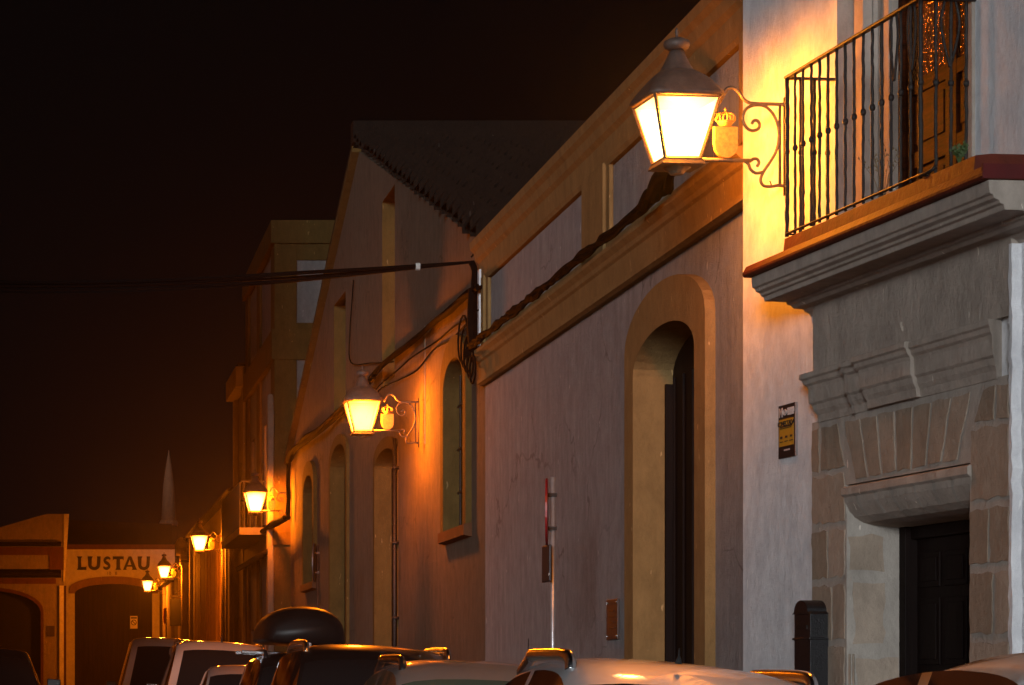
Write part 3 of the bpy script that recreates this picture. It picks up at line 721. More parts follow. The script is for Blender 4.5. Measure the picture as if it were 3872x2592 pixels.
# ------------------------------------------------------------------ lettered bodega closing the street
LUS = Frame(0, 115, 0); s_ = 115 / 6000
hL = LUS.thing('lettered_bodega', 'low white bodega wall with big black letters over an arched gate', 'building')
U = lambda px: (px - 130) * s_
V = lambda py: EYE + (1550 - py) * s_
gt = dict(a=U(171), b=U(348), z0=0, zs=V(1358), rise=V(1336) - V(1358))
x0_, x1_ = U(145), U(400)
wl, rv = facade(x0_, x1_, V(1249), [gt], .35); wl.box(x0_, x1_, .35, 12, 0, V(1249) - .02)
wl.build('wall', 'pale_plaster', hL); rv.build('reveal', 'maroon', hL)
surround(gt['a'], gt['b'], gt['zs'] - .0, gt['zs'], gt['rise'], .25, .1, .33).build('arch_moulding', 'ochre', hL)
mb = leaf_panel(gt, .25)
gg = mb.build('gate', 'gate_planks', hL)
stk = MB(); a, b = U(298), U(315); stk.box(a, b, .235, .249, V(1438), V(1409)); stk.build('no_parking_notice', 'white_sticker', gg)
mb = MB(); cx_, cz_ = (a + b) / 2, V(1424); mb.tube([(cx_ + .11 * math.cos(t * math.pi / 8), .23, cz_ + .11 * math.sin(t * math.pi / 8)) for t in range(17)], .016, 5)
mb.tube([(cx_ - .08, .23, cz_ + .08), (cx_ + .08, .23, cz_ - .08)], .016, 5); mb.box(a + .03, b - .03, .23, .235, V(1415), V(1412)); mb.build('notice_symbol', 'letter_black', gg)
mb = MB(); mb.box(x0_, x1_, -.07, 0, V(1257), V(1246)); mb.box(x0_, x0_ + .12, -.05, 0, 0, V(1340)); mb.build('coping', 'maroon', hL)
mb = MB(); mb.prism([(x0_, V(1246)), (x1_, V(1246)), (x1_, V(1190)), (x0_ + .3, V(1180))], 3, 11.9); mb.build('roof', 'roof_tile', hL)
# flared black letters
def poly(mb, pts, ox, oz, sx, sz): mb.prism([(ox + x * sx, oz + z * sz) for x, z in pts], -.035, .0)
def stem(mb, ox, oz, sx, sz, x, w_): poly(mb, [(x - w_ * .72, 0), (x + w_ * .72, 0), (x + w_ * .45, .15), (x + w_ * .42, .85), (x + w_ * .75, 1), (x - w_ * .75, 1), (x - w_ * .42, .85), (x - w_ * .45, .15)], ox, oz, sx, sz)
LZ, LH = V(1304), V(1273) - V(1304)
def letter(ch, ox, sx):
    mb = MB(); a = (ox, LZ, sx, LH)
    if ch == 'L':
        stem(mb, *a, .24, .4); poly(mb, [(.25, 0), (.98, 0), (1, .32), (.9, .22), (.25, .22)], *a)
    if ch == 'T':
        stem(mb, *a, .5, .38); poly(mb, [(.0, 1), (1, 1), (1, .68), (.9, .79), (.1, .79), (0, .68)], *a)
    if ch == 'U':
        for s0 in (1,):
            pts = []; 
            outr = [(.02, 1)] + [(.5 - .44 * math.cos(t * math.pi / 12), .38 - .4 * math.sin(t * math.pi / 12)) for t in range(13)] + [(.98, 1)]
            inr = [(.7, 1), (.72, .85)] + [(.5 + .19 * math.cos(t * math.pi / 12), .38 - .17 * math.sin(t * math.pi / 12)) for t in range(13)] + [(.33, .85), (.4, 1)]
            poly(mb, outr + inr, *a)
    if ch == 'A':
        poly(mb, [(-.06, 0), (.24, 0), (.2, .1), (.5, .8), (.52, 1), (.4, 1)], *a); poly(mb, [(.4, 1), (.62, 1), (1.08, 0), (.66, 0), (.72, .1)], *a); poly(mb, [(.24, .24), (.78, .24), (.72, .36), (.28, .36)], *a)
    if ch == 'S':
        pth = catmull([(.92, 0, .8), (.7, 0, .89), (.45, 0, .88), (.22, 0, .74), (.32, 0, .58), (.66, 0, .44), (.8, 0, .27), (.58, 0, .12), (.3, 0, .11), (.08, 0, .22)], 5)
        n_ = len(pth); top_, bot_ = [], []
        for i, p in enumerate(pth):
            t = (pth[min(i + 1, n_ - 1)] - pth[max(i - 1, 0)]).normalized(); nn = Vector((-t.z, 0, t.x)); wd = .075 + .055 * math.sin(math.pi * i / (n_ - 1))
            top_.append(p + nn * wd); bot_.append(p - nn * wd)
        for i in range(n_ - 1): poly(mb, [(q.x, q.z) for q in (top_[i], top_[i + 1], bot_[i + 1], bot_[i])], *a)
    return mb.build('letter', 'letter_black', hL)
for ch, pa, pb in (('L', 177, 198), ('U', 200, 231), ('S', 235, 254), ('T', 258, 283), ('A', 283, 311), ('U', 314, 344)): letter(ch, U(pa), U(pb) - U(pa))
text_mesh('lettering', '10   8', .2, 'letter_black', hL, (U(256), -.012, V(1312)))
# building at the far left with its own arch
K = Frame(0, 111, 0); sk = 111 / 6000; UK = lambda px: (px - 130) * sk; VK = lambda py: EYE + (1550 - py) * sk
hK = K.thing('arched_storehouse', 'dark storehouse on the far left with a wide arched doorway', 'building')
xr, xl = UK(146), UK(146) - 9
ar = dict(a=UK(93) - 4.2, b=UK(93), z0=0, zs=VK(1402), rise=VK(1352) - VK(1402))
tk = lambda x: VK(1176) - max(0, (UK(105) - x)) * .29
wl, rv = facade(xl, xr, tk, [ar], .35); wl.box(xl, xr, .35, 3.9, 0, VK(1250)); wl.build('wall', 'far_plaster', hK); rv.build('reveal', 'maroon', hK)
surround(ar['a'], ar['b'], 0, ar['zs'], ar['rise'], .12, .04, .14).build('arch_trim', 'maroon', hK)
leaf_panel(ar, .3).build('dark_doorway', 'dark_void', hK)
mb = MB(); mb.sweep([(0, VK(1250)), (-.25, VK(1248)), (-.22, VK(1241)), (0, VK(1240))], xl, UK(140)); mb.build('cornice', 'roof_tile', hK)
mb = MB(); mb.sweep([(0, VK(1322)), (-.35, VK(1316)), (-.35, VK(1311)), (0, VK(1302))], xl, UK(140)); mb.build('lower_cornice', 'roof_tile', hK)
mb = MB(); mb.box(xl, UK(146), -.05, 0, VK(1270), VK(1252)); mb.box(UK(113), UK(146), -.05, 0, VK(1304), VK(1270)); mb.box(xl, UK(128), -.05, 0, VK(1336), VK(1323)); mb.build('trim', 'maroon', hK)
mb = MB(); mb.box(UK(136), UK(146), -.12, 0, 0, VK(1340)); mb.prism([(UK(145), VK(1330)), (UK(148), VK(1330)), (UK(158), VK(1176)), (UK(146), VK(1176))], -.05, .3); mb.build('corner_pier', 'pale_plaster', hK)
mb = MB(); mb.box(UK(107), UK(125), -.05, 0, VK(1456), VK(1432)); mb.build('meter_box', 'plaque', hK)
# church pinnacle far behind
ks = 140 / 6000; pt = thing('church_pinnacle', 'slender pointed church pinnacle rising behind the end of the street', 'tower', ((386 - 130) * ks, 140, 0))
z_ = lambda py: EYE + (1550 - py) * ks
mb = MB(); mb.lathe([(.42, 0), (.42, z_(1200))], 0, 0, 8, [1, 1]); mb.build('tower', 'roof_tile', pt)
mb = MB(); mb.lathe([(.48, z_(1203)), (.5, z_(1196)), (.42, z_(1190))], 0, 0, 8, [1, 1, 1]); mb.build('band', 'maroon', pt)
mb = MB(); mb.lathe([(.4, z_(1190)), (.3, z_(1110)), (.14, z_(1060)), (.05, z_(1040)), (.02, z_(1030))], 0, 0, 8, [.7, .5, .2, 0, 0]); mb.build('spire', 'maroon', pt, True)

# unseen houses added across the street, placed and raised to shade its far end
for i, (y0_, y1_, z, m_) in enumerate(((14, 52, 16.5, 'pale_plaster'), (52.1, 80, 12.5, 'white_plaster'), (80.1, 108, 13, 'far_plaster'))):
    F = Frame(-6.6, y0_, math.pi / 2)
    h = F.thing('shade_house', ('cream', 'tall white', 'weathered')[i] + ' house out of view, added for its shade, opposite the ' + ('gabled warehouse', 'boarded house', 'pillar house')[i], 'house')
    l = y1_ - y0_; ops = [O(x, x + 1.1, z0, z1) for x in (2, 6.5, 11, 15.5) for z0, z1 in ((0, 2.6), (4.4, 6.6)) if x + 1.2 < l]
    wl, rv = facade(0, l, z, ops, .28); wl.box(0, l, .28, 8, 0, z - .02); wl.build('wall', m_, h); rv.build('reveal', m_, h)
    for o_ in ops: leaf_panel(o_, .18).build('door' if o_['z0'] == 0 else 'window', 'door_dark', h)
    mb = MB(); mb.sweep([(-.25, z), (-.25, z + .1), (8, z + .1), (8, z)], 0, l); mb.build('roof', 'roof_tile', h)

# ================================================================== wall lanterns
def cr(cx, cy): return ((1513 - cx) * .0009215, 0, (775 - cy) * .0009215)
def lantern(label, X, Y, z, rz, glassm, watts, col, extra_scale=1):
    t = thing('wall_lantern', label, 'street lamp', (X, Y, z), rz, 'wall lanterns along the street'); t.scale = (extra_scale,) * 3
    # bracket
    mb = MB()
    mb.tube(catmull([cr(*p) for p in ((1513, 775), (1400, 775), (1290, 776), (1230, 770), (1185, 742), (1150, 692), (1108, 662), (1062, 668), (1035, 712), (1000, 772))], 5), .0125, 8, .9)
    mb.tube(catmull([cr(*p) for p in ((1250, 925), (1262, 903), (1290, 900), (1308, 928), (1296, 962), (1250, 975), (1205, 950), (1180, 890), (1200, 822), (1260, 788), (1340, 790), (1405, 840), (1448, 930), (1456, 1030), (1432, 1130), (1385, 1210), (1340, 1275), (1316, 1335), (1335, 1378), (1390, 1386), (1450, 1376), (1513, 1382))], 5), .011, 8, 1.1)
    mb.tube([cr(850, 1197), cr(1100, 1197), cr(1240, 1198)], .014, 8)
    mb.tube(catmull([cr(*p) for p in ((1240, 1198), (1262, 1184), (1290, 1186), (1304, 1212), (1288, 1240))], 5), .011, 8)
    mb.tube(catmull([cr(*p) for p in ((1190, 1200), (1222, 1222), (1240, 1262), (1280, 1288), (1340, 1278))], 5), .011, 8)
    mb.tube([cr(1463, 778), cr(1463, 1372)], .01, 8)
    mb.tube([cr(1400, 1384), cr(1390, 1350), cr(1384, 1345)], .005, 6)
    mb.box(0, .012, -.025, .025, -.62, .05)
    mb.build('bracket', 'bronze', t, True)
    # crest with crown
    cz = lambda cy: (775 - cy) * .0009215; cxx = (1513 - 1047) * .0009215
    mb = MB(); hw = .0815
    sh = [(-hw, cz(952)), (hw, cz(952))] + [(hw * math.cos(a) if abs(math.cos(a)) > .01 else 0, cz(1085) - .09 * math.sin(a)) for a in [math.pi * k / 14 for k in range(15)]]
    mb.prism([(cxx + x, z_) for x, z_ in sh], -.018, .018)
    for zr_ in range(7):
        z0_ = cz(985) - zr_ * .0205
        mb.tube([(cxx - .045 + k * .0129, -.024 - .004 * (k % 2), z0_ + (.006 if k % 2 else -.003)) for k in range(8)], .0058, 5)
    for s2 in (-1, 1):
        mb.box(cxx + s2 * .052 - .002, cxx + s2 * .052 + .002, -.023, -.018, cz(1110), cz(955)); mb.tube([(cxx + s2 * hw * .97, -.02, cz(955)), (cxx + s2 * hw * .97, -.02, cz(1080))], .005, 5)
        for k in range(5): mb.lathe([(.001, cz(975 + k * 32) - .011), (.011, cz(975 + k * 32)), (.001, cz(975 + k * 32) + .011)], cxx + s2 * .067, -.02, 6)
    mb.tube([(cxx - hw, -.02, cz(954)), (cxx + hw, -.02, cz(954))], .005, 5)
    for k in range(9):
        a = math.pi * (k + .5) / 9; mb.lathe([(.001, cz(1085) - .078 * math.sin(a) - .01), (.011, cz(1085) - .078 * math.sin(a)), (.001, cz(1085) - .078 * math.sin(a) + .01)], cxx + .062 * math.cos(a), -.02, 6)
    cb = mb.build('crest', 'gilt', t)
    mb = MB(); z0_ = cz(950)
    mb.lathe([(.04, z0_), (.042, z0_ + .012), (.05, z0_ + .022), (.056, z0_ + .035), (.05, z0_ + .036)], cxx, 0, 16)
    for k in range(8):
        a = 2 * math.pi * k / 8; c_, s2 = math.cos(a), math.sin(a) * .6
        mb.tube(catmull([(cxx + c_ * .052, s2 * .052, z0_ + .03), (cxx + c_ * .07, s2 * .07, z0_ + .055), (cxx + c_ * .058, s2 * .058, z0_ + .082), (cxx + c_ * .02, s2 * .02, z0_ + .092), (cxx, 0, z0_ + .085)], 4), .0065, 6)
        mb.lathe([(.001, z0_ + .03), (.01, z0_ + .04), (.001, z0_ + .052)], cxx + c_ * .06, s2 * .06, 6)
    mb.lathe([(.001, z0_ + .085), (.012, z0_ + .097), (.001, z0_ + .108)], cxx, 0, 8); mb.box(cxx - .003, cxx + .003, -.003, .003, z0_ + .105, z0_ + .13); mb.box(cxx - .009, cxx + .009, -.003, .003, z0_ + .115, z0_ + .121)
    mb.build('crown', 'gilt', cb, True)
    bd = bpy.data.lights.new('bulb', 'POINT'); bd.energy = watts; bd.color = col; bd.shadow_soft_size = .13
    bo = bpy.data.objects.new('bulb', bd); C.objects.link(bo); bo.parent = t; bo.location = (BULB[0], 0, -.16)
    # lantern body
    cx0 = BULB[0]; zt, zb, wt, wb = .0, -.405, .226, .122
    def corner(sx, sy, z, dw=0):
        k = (z - zb) / (zt - zb); wd = wb + (wt - wb) * k + dw; return (cx0 + sx * wd, sy * wd, z)
    mb = MB()
    for sx in (-1, 1):
        for sy in (-1, 1): mb.tube([corner(sx, sy, zb - .01), corner(sx, sy, zt + .01)], .013, 4)
    for z_, dw in ((zt, 0), (zb, 0)):
        cs = [corner(a, b, z_, dw) for a, b in ((-1, -1), (1, -1), (1, 1), (-1, 1), (-1, -1))]
        for p, q in zip(cs, cs[1:]): mb.tube([p, q], .015, 4)
    fr = mb.build('frame', 'bronze', t)
    for sx, sy in ((0, -1), (0, 1), (-1, 0), (1, 0)):
        g_ = MB(); e = .012
        def pc(u, z_):
            k = (z_ - zb) / (zt - zb); wd = wb + (wt - wb) * k - .004; uu = u * (wd - e)
            return (cx0 + (uu if sx == 0 else sx * wd), (uu if sx != 0 else sy * wd), z_)
        g_.quad(pc(-1, zb + .012), pc(1, zb + .012), pc(1, zt - .012), pc(-1, zt - .012)); g_.build('glass_pane', glassm, t)
    mb = MB(); mb.lathe([(wb + .025, zb - .045), (wb + .03, zb - .04), (wb + .012, zb - .002)], cx0, 0, 4, [1, 1, 1])
    mb.lathe([(.045, zb - .09), (.06, zb - .07), (wb * .8, zb - .046)], cx0, 0, 12); mb.build('base', 'bronze', t)
    mb = MB()
    mb.lathe([(wt + .012, zt - .005), (wt + .034, zt + .012), (wt + .03, zt + .03), (.23, .075), (.2, .125), (.165, .165), (.13, .195), (.118, .198), (.112, .21), (.085, .26), (.062, .31), (.046, .345)], cx0, 0, 32,
             [1, 1, 1, .92, .75, .5, .3, .25, .15, 0, 0, 0])
    mb.build('cap', 'cap_metal', t, True)
    mb = MB(); mb.lathe([(.044, .345), (.078, .358), (.09, .385), (.085, .41), (.05, .428), (.012, .434), (.008, .455), (.013, .47), (.008, .49), (.002, .505)], cx0, 0, 20); mb.build('finial', 'cap_metal', t, True)
    return t
q = A.O + A.d * ta(1799)
lantern('nearest and largest lantern, glowing white beside the iron balcony', q.x, q.y, 5.36, math.pi + R(6), 'lamp_near', 380, (1, .27, .012))
names = ('second lantern, orange, on the gabled warehouse wall by its small arched window', 'third lantern, where the gabled warehouse meets the taller house',
         'fourth lantern, in front of the low boarded house wall', 'fifth lantern, hanging just right of the last black letter',
         'farthest lantern, lowest of all, in front of the arched gate')
for (X, Y, z, m_), lab in zip(((4.93, 35.7, 5.2, 'lamp_second'), (5.0, 55.9, 5.39, 'lamp_far'), (4.75, 73.2, 5.4, 'lamp_far'), (4.57, 92.9, 5.39, 'lamp_far'), (4.48, 107.4, 5.4, 'lamp_far')), names):
    lantern(lab, X, Y, z, math.pi, m_, 1050, (1, .2, .004))

# ================================================================== cables
def bundle(name, label, paths, rs, m='cable', cat='cable'):
    mb = MB()
    for p, r_ in zip(paths, rs): mb.tube(p, r_, 6)
    return tag(mb.build(name, m), label, cat)
def wob(p, a): return [Vector(q) + Vector([random.uniform(-a, a) for _ in range(3)]) for q in p]
paths, rs = [], []
for k in range(9):
    zo, yo = random.uniform(-.06, .06), random.uniform(-.1, .1); p = []
    for i in range(25):
        t = i / 24; X = 4.9 - 9.9 * t; Y = 31 + 4 * t
        p.append((X, Y + yo * min(1, t * 6), 6.36 + .6 * t - .36 * math.sin(math.pi * t) * (.66 + .04 * k) + zo * min(1, t * 5) ))
    paths.append(p); rs.append(.017 if k < 5 else .009)
paths.append(catmull([(4.9, 31, 6.36), (4.93, 30.95, 6.25), (4.9, 30.8, 6.0), (4.9, 30.75, 5.5), (4.87, 30.7, 5.15)], 8)); rs.append(.04)
paths.append(catmull([(4.9, 31, 6.42), (4.96, 30.9, 6.5), (4.99, 30.8, 6.55)], 4)); rs.append(.012)
bundle('cable_bundle', 'thick bundle of black cables slung across the street from the parapet end', paths, rs)
mb = MB()
for X in (4.3, ): 
    t = (4.9 - X) / 9.9; Y = 31 + 4 * t; z = 6.36 + .6 * t - .36 * math.sin(math.pi * t) * .76
    mb.tube([(X - .025, Y, z), (X + .025, Y, z)], .045, 8)
tag(mb.build('cable_tape', 'white_tape'), 'white tape wraps round the slung cable bundle', 'tape')
paths, rs = [], []
for k in range(5):
    p = []
    for i in range(60):
        Y = 30.7 - i * (30.7 - 20.6) / 59
        p.append((4.81 + random.uniform(-.01, .01), Y, 5.275 + .014 * k + random.uniform(-.012, .015) + .008 * math.sin(i * .9 + k)))
    paths.append(p); rs.append(.02)
paths.append(catmull([(4.8, 20.6, 5.28), (4.7, 20.1, 5.34), (4.75, 19.75, 5.45), (4.8, 19.5, 5.72), (4.75, 19.3, 5.86)], 6)); rs.append(.045)
for k in range(3):
    paths.append([(4.7 + .07 * math.cos(t), 19.35 + .05 * k, 5.8 + .09 * math.sin(t)) for t in [i * .45 for i in range(15)]]); rs.append(.01)
bundle('cornice_cable', 'black cable bundle running along the ochre cornice up to the near lantern', paths, rs)
mb = MB(); mb.tube(catmull([(4.72, 20.75, 5.26), (4.7, 20.5, 5.33), (4.72, 20.2, 5.36), (4.76, 20.05, 5.4)], 5), .065, 8)
mb.tube(catmull([(4.74, 21.2, 5.26), (4.72, 20.9, 5.3), (4.74, 20.7, 5.28)], 5), .05, 8)
tag(mb.build('cable_joint', 'cable', None, True), 'thick black cable joint on the ochre cornice under the near lantern', 'cable joint')
# cables along the warehouse
def wall_pts(pts, X, drop=0): return [(X, (X) * 6000 / (px - 130), EYE + (1550 - py) * X / (px - 130)) for px, py in pts]
paths, rs = [], []
base = [(1097, 655), (1070, 672), (1030, 708), (990, 738), (950, 775), (910, 806), (872, 842), (850, 868)]
for k in range(6):
    paths.append(catmull(wob(wall_pts(base, 4.93 - .008 * k), .03), 5)); rs.append(.026)
for k in range(2):
    paths.append(catmull(wob([Vector(p) - Vector((0, 0, .28 + .1 * k)) for p in wall_pts(base, 4.93)], .06), 5)); rs.append(.012)
paths.append(catmull([(4.88, 30.75, 6.0), (4.86, 30.72, 5.6), (4.87, 30.7, 5.3), (4.8, 30.65, 5.25)], 6)); rs.append(.06)
for k in range(5):
    c0 = (4.86, 31.4 - .25 * k, 5.5 - .12 * k); r0 = .28 - .03 * k
    paths.append([(c0[0] - .01 * k, c0[1] + r0 * 1.3 * math.cos(t), c0[2] + r0 * math.sin(t)) for t in [i * .4 for i in range(17)]]); rs.append(.012)
bundle('warehouse_cable', 'sagging bundle and coils of black cable on the near half of the gabled wall', paths, rs)
paths, rs = [], []
base = [(850, 868), (820, 895), (775, 945), (735, 980), (700, 1008), (672, 1035), (661, 1055)]
for k in range(3): paths.append(catmull(wob(wall_pts(base, 4.88 - .015 * k), .05), 5)); rs.append(.04)
paths.append(catmull(wall_pts([(661, 1055), (659, 1100), (660, 1140), (658, 1185)], 4.86), 5)); rs.append(.05)
bundle('warehouse_cable', 'black cable running down the far half of the gabled wall to the third lantern', paths, rs)
paths, rs = [], []
for k in range(3): paths.append(catmull(wob(wall_pts([(656, 1186), (630, 1200), (600, 1213), (575, 1224), (556, 1234)], 4.62 - .02 * k), .06), 5)); rs.append(.05)
bundle('house_cable', 'black cable along the tiled drip course of the tall house', paths, rs)
mb = MB(); p = [(4.96, 35.45, z) for z in (1.8, 5.2, 7.0)]; mb.tube([(4.97, 35.4, 4.6), (4.97, 35.4, 6.2)], .008, 6); tag(mb.build('lamp_conduit', 'far_plaster'), 'thin pale conduit rising above the second lantern', 'conduit')
mb = MB(); mb.tube(catmull(wob(wall_pts([(808, 640), (806, 700), (800, 760), (802, 830), (850, 832), (900, 826)], 4.96), .01), 6), .012, 6); tag(mb.build('loose_wire', 'cable'), 'thin loose wire hanging down the gable beside the tall niche', 'wire')

# ================================================================== traffic signs
def pole_sign(label, X, Y, top, dz, tall, rim, cat='traffic sign'):
    t = thing('traffic_sign', label, cat, (X, Y, .02))
    mb = MB(); mb.tube([(0, 0, 0), (0, 0, top - .02)], .021, 12); mb.build('pole', 'galvanised' if rim == 'sign_red' and X > 4.1 else 'iron', t, True)
    mb = MB(); n_ = 28; a0 = R(78.3)      # disc almost edge on
    r_ = tall / 2; cz = dz - .02
    for y0_, y1_, rr, nm in ((0, .018, r_, 0),):
        vs = []; 
        for e in (-.009, .009):
            for k in range(n_):
                a = 2 * math.pi * k / n_; u = rr * math.cos(a); z_ = cz + rr * math.sin(a)
                vs.append((-.05 + e * math.sin(a0) + u * math.cos(a0), u * math.sin(a0) - e * math.cos(a0), z_))
        mb.add(vs, [tuple(range(n_ - 1, -1, -1)), tuple(range(n_, 2 * n_))] + [(k, (k + 1) % n_, (k + 1) % n_ + n_, k + n_) for k in range(n_)])
    mb.build('disc', rim, t)
    mb = MB(); 
    for z_ in (cz + r_ * .5, cz - r_ * .5): mb.box(-.05, .03, -.03, .03, z_ - .015, z_ + .015)
    mb.build('clamp', 'iron', t)
    return t
ps = pole_sign('shiny steel pole with a red disc sign seen edge on before the bodega wall', 4.16, 22, 3.13, 2.84, .56, 'sign_red')
mb = MB(); mb.box(-.062, -.04, -.17, .17, 2.23, 2.54); mb.build('lower_plate', 'sign_back', ps, bevel=.02)
mb = MB(); mb.box(-.066, -.062, -.18, -.15, 2.28, 2.3); mb.build('reflector', 'white_sticker', ps)
pole_sign('dark round sign on a thin pole before the far arched warehouse window', 3.98, 40, 3.48, 3.2, .6, 'sign_back')
pole_sign('small dull red round sign on a pole near the farthest lantern', 4.0, 96, 4.0, 3.7, .6, 'sign_red')
hs = thing('hanging_sign', 'dark box sign sticking out from the wall under the fifth lantern', 'sign', (4.6, 94.5, 0))
z_ = lambda py: EYE + (1550 - py) * 94.5 / 6000
mb = MB(); mb.box(-.52, .1, -.08, .08, z_(1432), z_(1370)); mb.build('box', 'iron_dark', hs, bevel=.01)
mb = MB(); mb.box(-.5, .1, -.02, .02, z_(1366), z_(1362)); mb.tube([(-.5, 0, z_(1364)), (0, 0, z_(1345))], .015, 6); mb.build('arm', 'iron', hs)

# ================================================================== cars
PROF = {
 'hatch': (4.2, [(0, .5), (.03, .66), (.2, .76), (.6, .87), (1.05, .98), (1.5, None, -.25), (1.95, None, -.055), (2.4, None, 0), (3.0, None, -.01), (3.5, None, -.08), (3.85, None, -.25), (4.1, .95), (4.17, .7), (4.2, .5)]),
 'sedan': (4.5, [(0, .5), (.03, .66), (.2, .76), (.7, .87), (1.25, .96), (1.75, None, -.2), (2.15, None, -.04), (2.5, None, 0), (2.9, None, -.03), (3.4, None, -.2), (3.8, 1.05), (4.4, 1.0), (4.47, .8), (4.5, .5)]),
 'suv': (4.5, [(0, .6), (.03, .8), (.2, .92), (.7, 1.0), (1.15, 1.08), (1.55, None, -.22), (1.95, None, -.05), (2.4, None, 0), (3.4, None, -.01), (4.0, None, -.06), (4.3, None, -.3), (4.42, 1.0), (4.47, .8), (4.5, .6)]),
 'van': (4.4, [(0, .6), (.03, .85), (.15, 1.0), (.6, 1.12), (.9, 1.2), (1.35, None, -.28), (1.75, None, -.06), (2.2, None, 0), (3.4, None, 0), (4.15, None, -.04), (4.3, None, -.3), (4.36, 1.1), (4.39, .8), (4.4, .6)]),
}
def car(name, label, kind, X, Yroof, H, W, paintm, rails=None, antenna=None, glassm='car_glass', roll=-3.2, yaw=0, crown=.05, group='cars parked along the kerb'):
    Ln, prof = PROF[kind]
    pr = [(p[0], p[1] if p[1] is not None else H + p[2]) for p in prof]
    yroof = [p[0] for p in prof if p[1] is None][1]
    t = thing(name, label, 'van' if kind == 'van' else 'car', (X, Yroof - yroof, road_z(X)), R(yaw), group); t.rotation_euler[1] = R(-roll)
    H0 = .92 if kind in ('hatch', 'sedan') else (1.04 if kind == 'suv' else 1.12)
    pts = catmull([(p[0], 0, p[1]) for p in pr], 6)
    st = [(q.x, q.z) for q in pts]; n_ = len(st); rings = []; gs = []
    for y, zt in st:
        e = min(y, Ln - y); w_ = W / 2 * (1 - .16 * math.exp(-e / .22))
        g_ = max(0, min(1, (zt - H0) / (H - H0))); gs.append(g_)
        wr = w_ * .93 * (1 - g_) + (W / 2 * .735) * g_
        bz = min(H0 - .02, zt - .05)
        sh = [(w_ * .9, .27), (w_ * .985, .38), (w_, bz * .62), (w_ * .985, bz * .9), (w_ * .95, bz)]
        for k in (1, 2, 3): f = k / 4; sh.append((w_ * .95 + (wr - w_ * .95) * f ** 1.15, bz + (zt - .09 * g_ - .03 - bz) * f))
        sh += [(wr, zt - .085 * g_ - .02), (wr - .035, zt - crown - .012), (wr - .12, zt - crown * .72), (wr * .6, zt - crown * .3), (wr * .3, zt - crown * .08), (0, zt)]
        rings.append(sh)
    m_ = len(rings[0]); full = 2 * m_ - 1
    V_ = [];
    for (y, zt), sh in zip(st, rings):
        for x, z_ in sh: V_.append((-x, y, z_))
        for x, z_ in reversed(sh[:-1]): V_.append((x, y, z_))
    body, side, screen = [], [], []
    for i in range(n_ - 1):
        g_ = (gs[i] + gs[i + 1]) / 2; slope = (st[i + 1][1] - st[i][1]) / max(1e-4, st[i + 1][0] - st[i][0]); ym = (st[i][0] + st[i + 1][0]) / 2
        for j in range(full - 1):
            jj = j if j < m_ - 1 else full - 2 - j
            f = (i * full + j, i * full + j + 1, (i + 1) * full + j + 1, (i + 1) * full + j)
            if 4 <= jj <= 7 and g_ > .22 and yroof - .8 < ym < Ln - .45 and not abs(ym - (yroof + .9)) < .06: side.append((f, jj))
            elif jj >= (10 if kind == 'van' else 9) and abs(slope) > .22 and .06 < g_ < .82: screen.append(f)
            else: body.append(f)
    body += [tuple(range(full - 1, -1, -1)), tuple(range((n_ - 1) * full, n_ * full))]
    bo = MB(); bo.v = V_; bo.f = body; bo = bo.build('body', paintm, t, True)
    g1 = MB(); g1.v = list(V_); g1.f = [f for f, _ in side]; g1.build('side_windows', glassm if kind != 'van' else 'car_glass', t, True)
    g2 = MB(); g2.v = list(V_); g2.f = screen; g2.build('windscreen', glassm, t, True)
    # black seal round the screen top
    zt = [z_ for y, z_ in st if abs(y - yroof) < .12]
    for sx in (-1, 1):
        for yy in (.85, Ln - .8):
            mb = MB(); mb.tube([(sx * (W / 2 - .2), yy, .31), (sx * (W / 2 + .0), yy, .31)], .31, 24)
            wh = mb.build('wheel', 'rubber', t, True)
            mb = MB(); mb.tube([(sx * (W / 2 - .05), yy, .31), (sx * (W / 2 + .006), yy, .31)], .19, 16); mb.build('rim', 'chrome', wh, True)
        mb = MB(); mb.tube(catmull([(sx * (W / 2 - .06), yroof - .5, H0 + .03), (sx * (W / 2 + .06), yroof - .53, H0 + .08)], 3), .02, 6)
        mb.add(*(lambda c: ([(c[0] + a * .09, c[1] + b * .035, c[2] + d_ * .075) for a, b, d_ in ((-1, -1, -.8), (1, -1, -1), (1, 1, -1), (-1, 1, -.8), (-1, -1, 1), (1, -1, .8), (1, 1, .8), (-1, 1, 1))], [(0, 3, 2, 1), (4, 5, 6, 7), (0, 1, 5, 4), (1, 2, 6, 5), (2, 3, 7, 6), (3, 0, 4, 7)]))((sx * (W / 2 + .11), yroof - .53, H0 + .12)))
        mb.build('mirror', 'black_paint', t, bevel=.02)
        mb = MB(); mb.lathe([(.001, .64), (.07, .66), (.09, .7), (.06, .74), (.001, .75)], sx * (W / 2 - .26), .06, 12); mb.build('headlight', 'chrome', t, True)
    mb = MB(); mb.box(-W * .3, W * .3, -.02, .1, .38, .54); mb.build('grille', 'rubber', t, bevel=.01)
    if rails:
        for sx in (-1, 1):
            x = sx * (W / 2 * .735 - .045); zr_ = H - crown * 1.0 + .02
            ys_ = (yroof + .12, yroof + .2, yroof + .5, yroof + 1.2, Ln - 1.0, Ln - .75)
            mb = MB(); mb.tube(catmull([(x, ys_[0] - .02, H - crown - .05), (x, ys_[0], zr_ - .03), (x, ys_[1], zr_), (x, ys_[2], zr_ + .012), (x, ys_[3], zr_ + .015), (x, ys_[4], zr_), (x, ys_[5], H - crown - .06)], 6), rails[1], 10, 1.25)
            mb.build('roof_rail', rails[0], t, True)
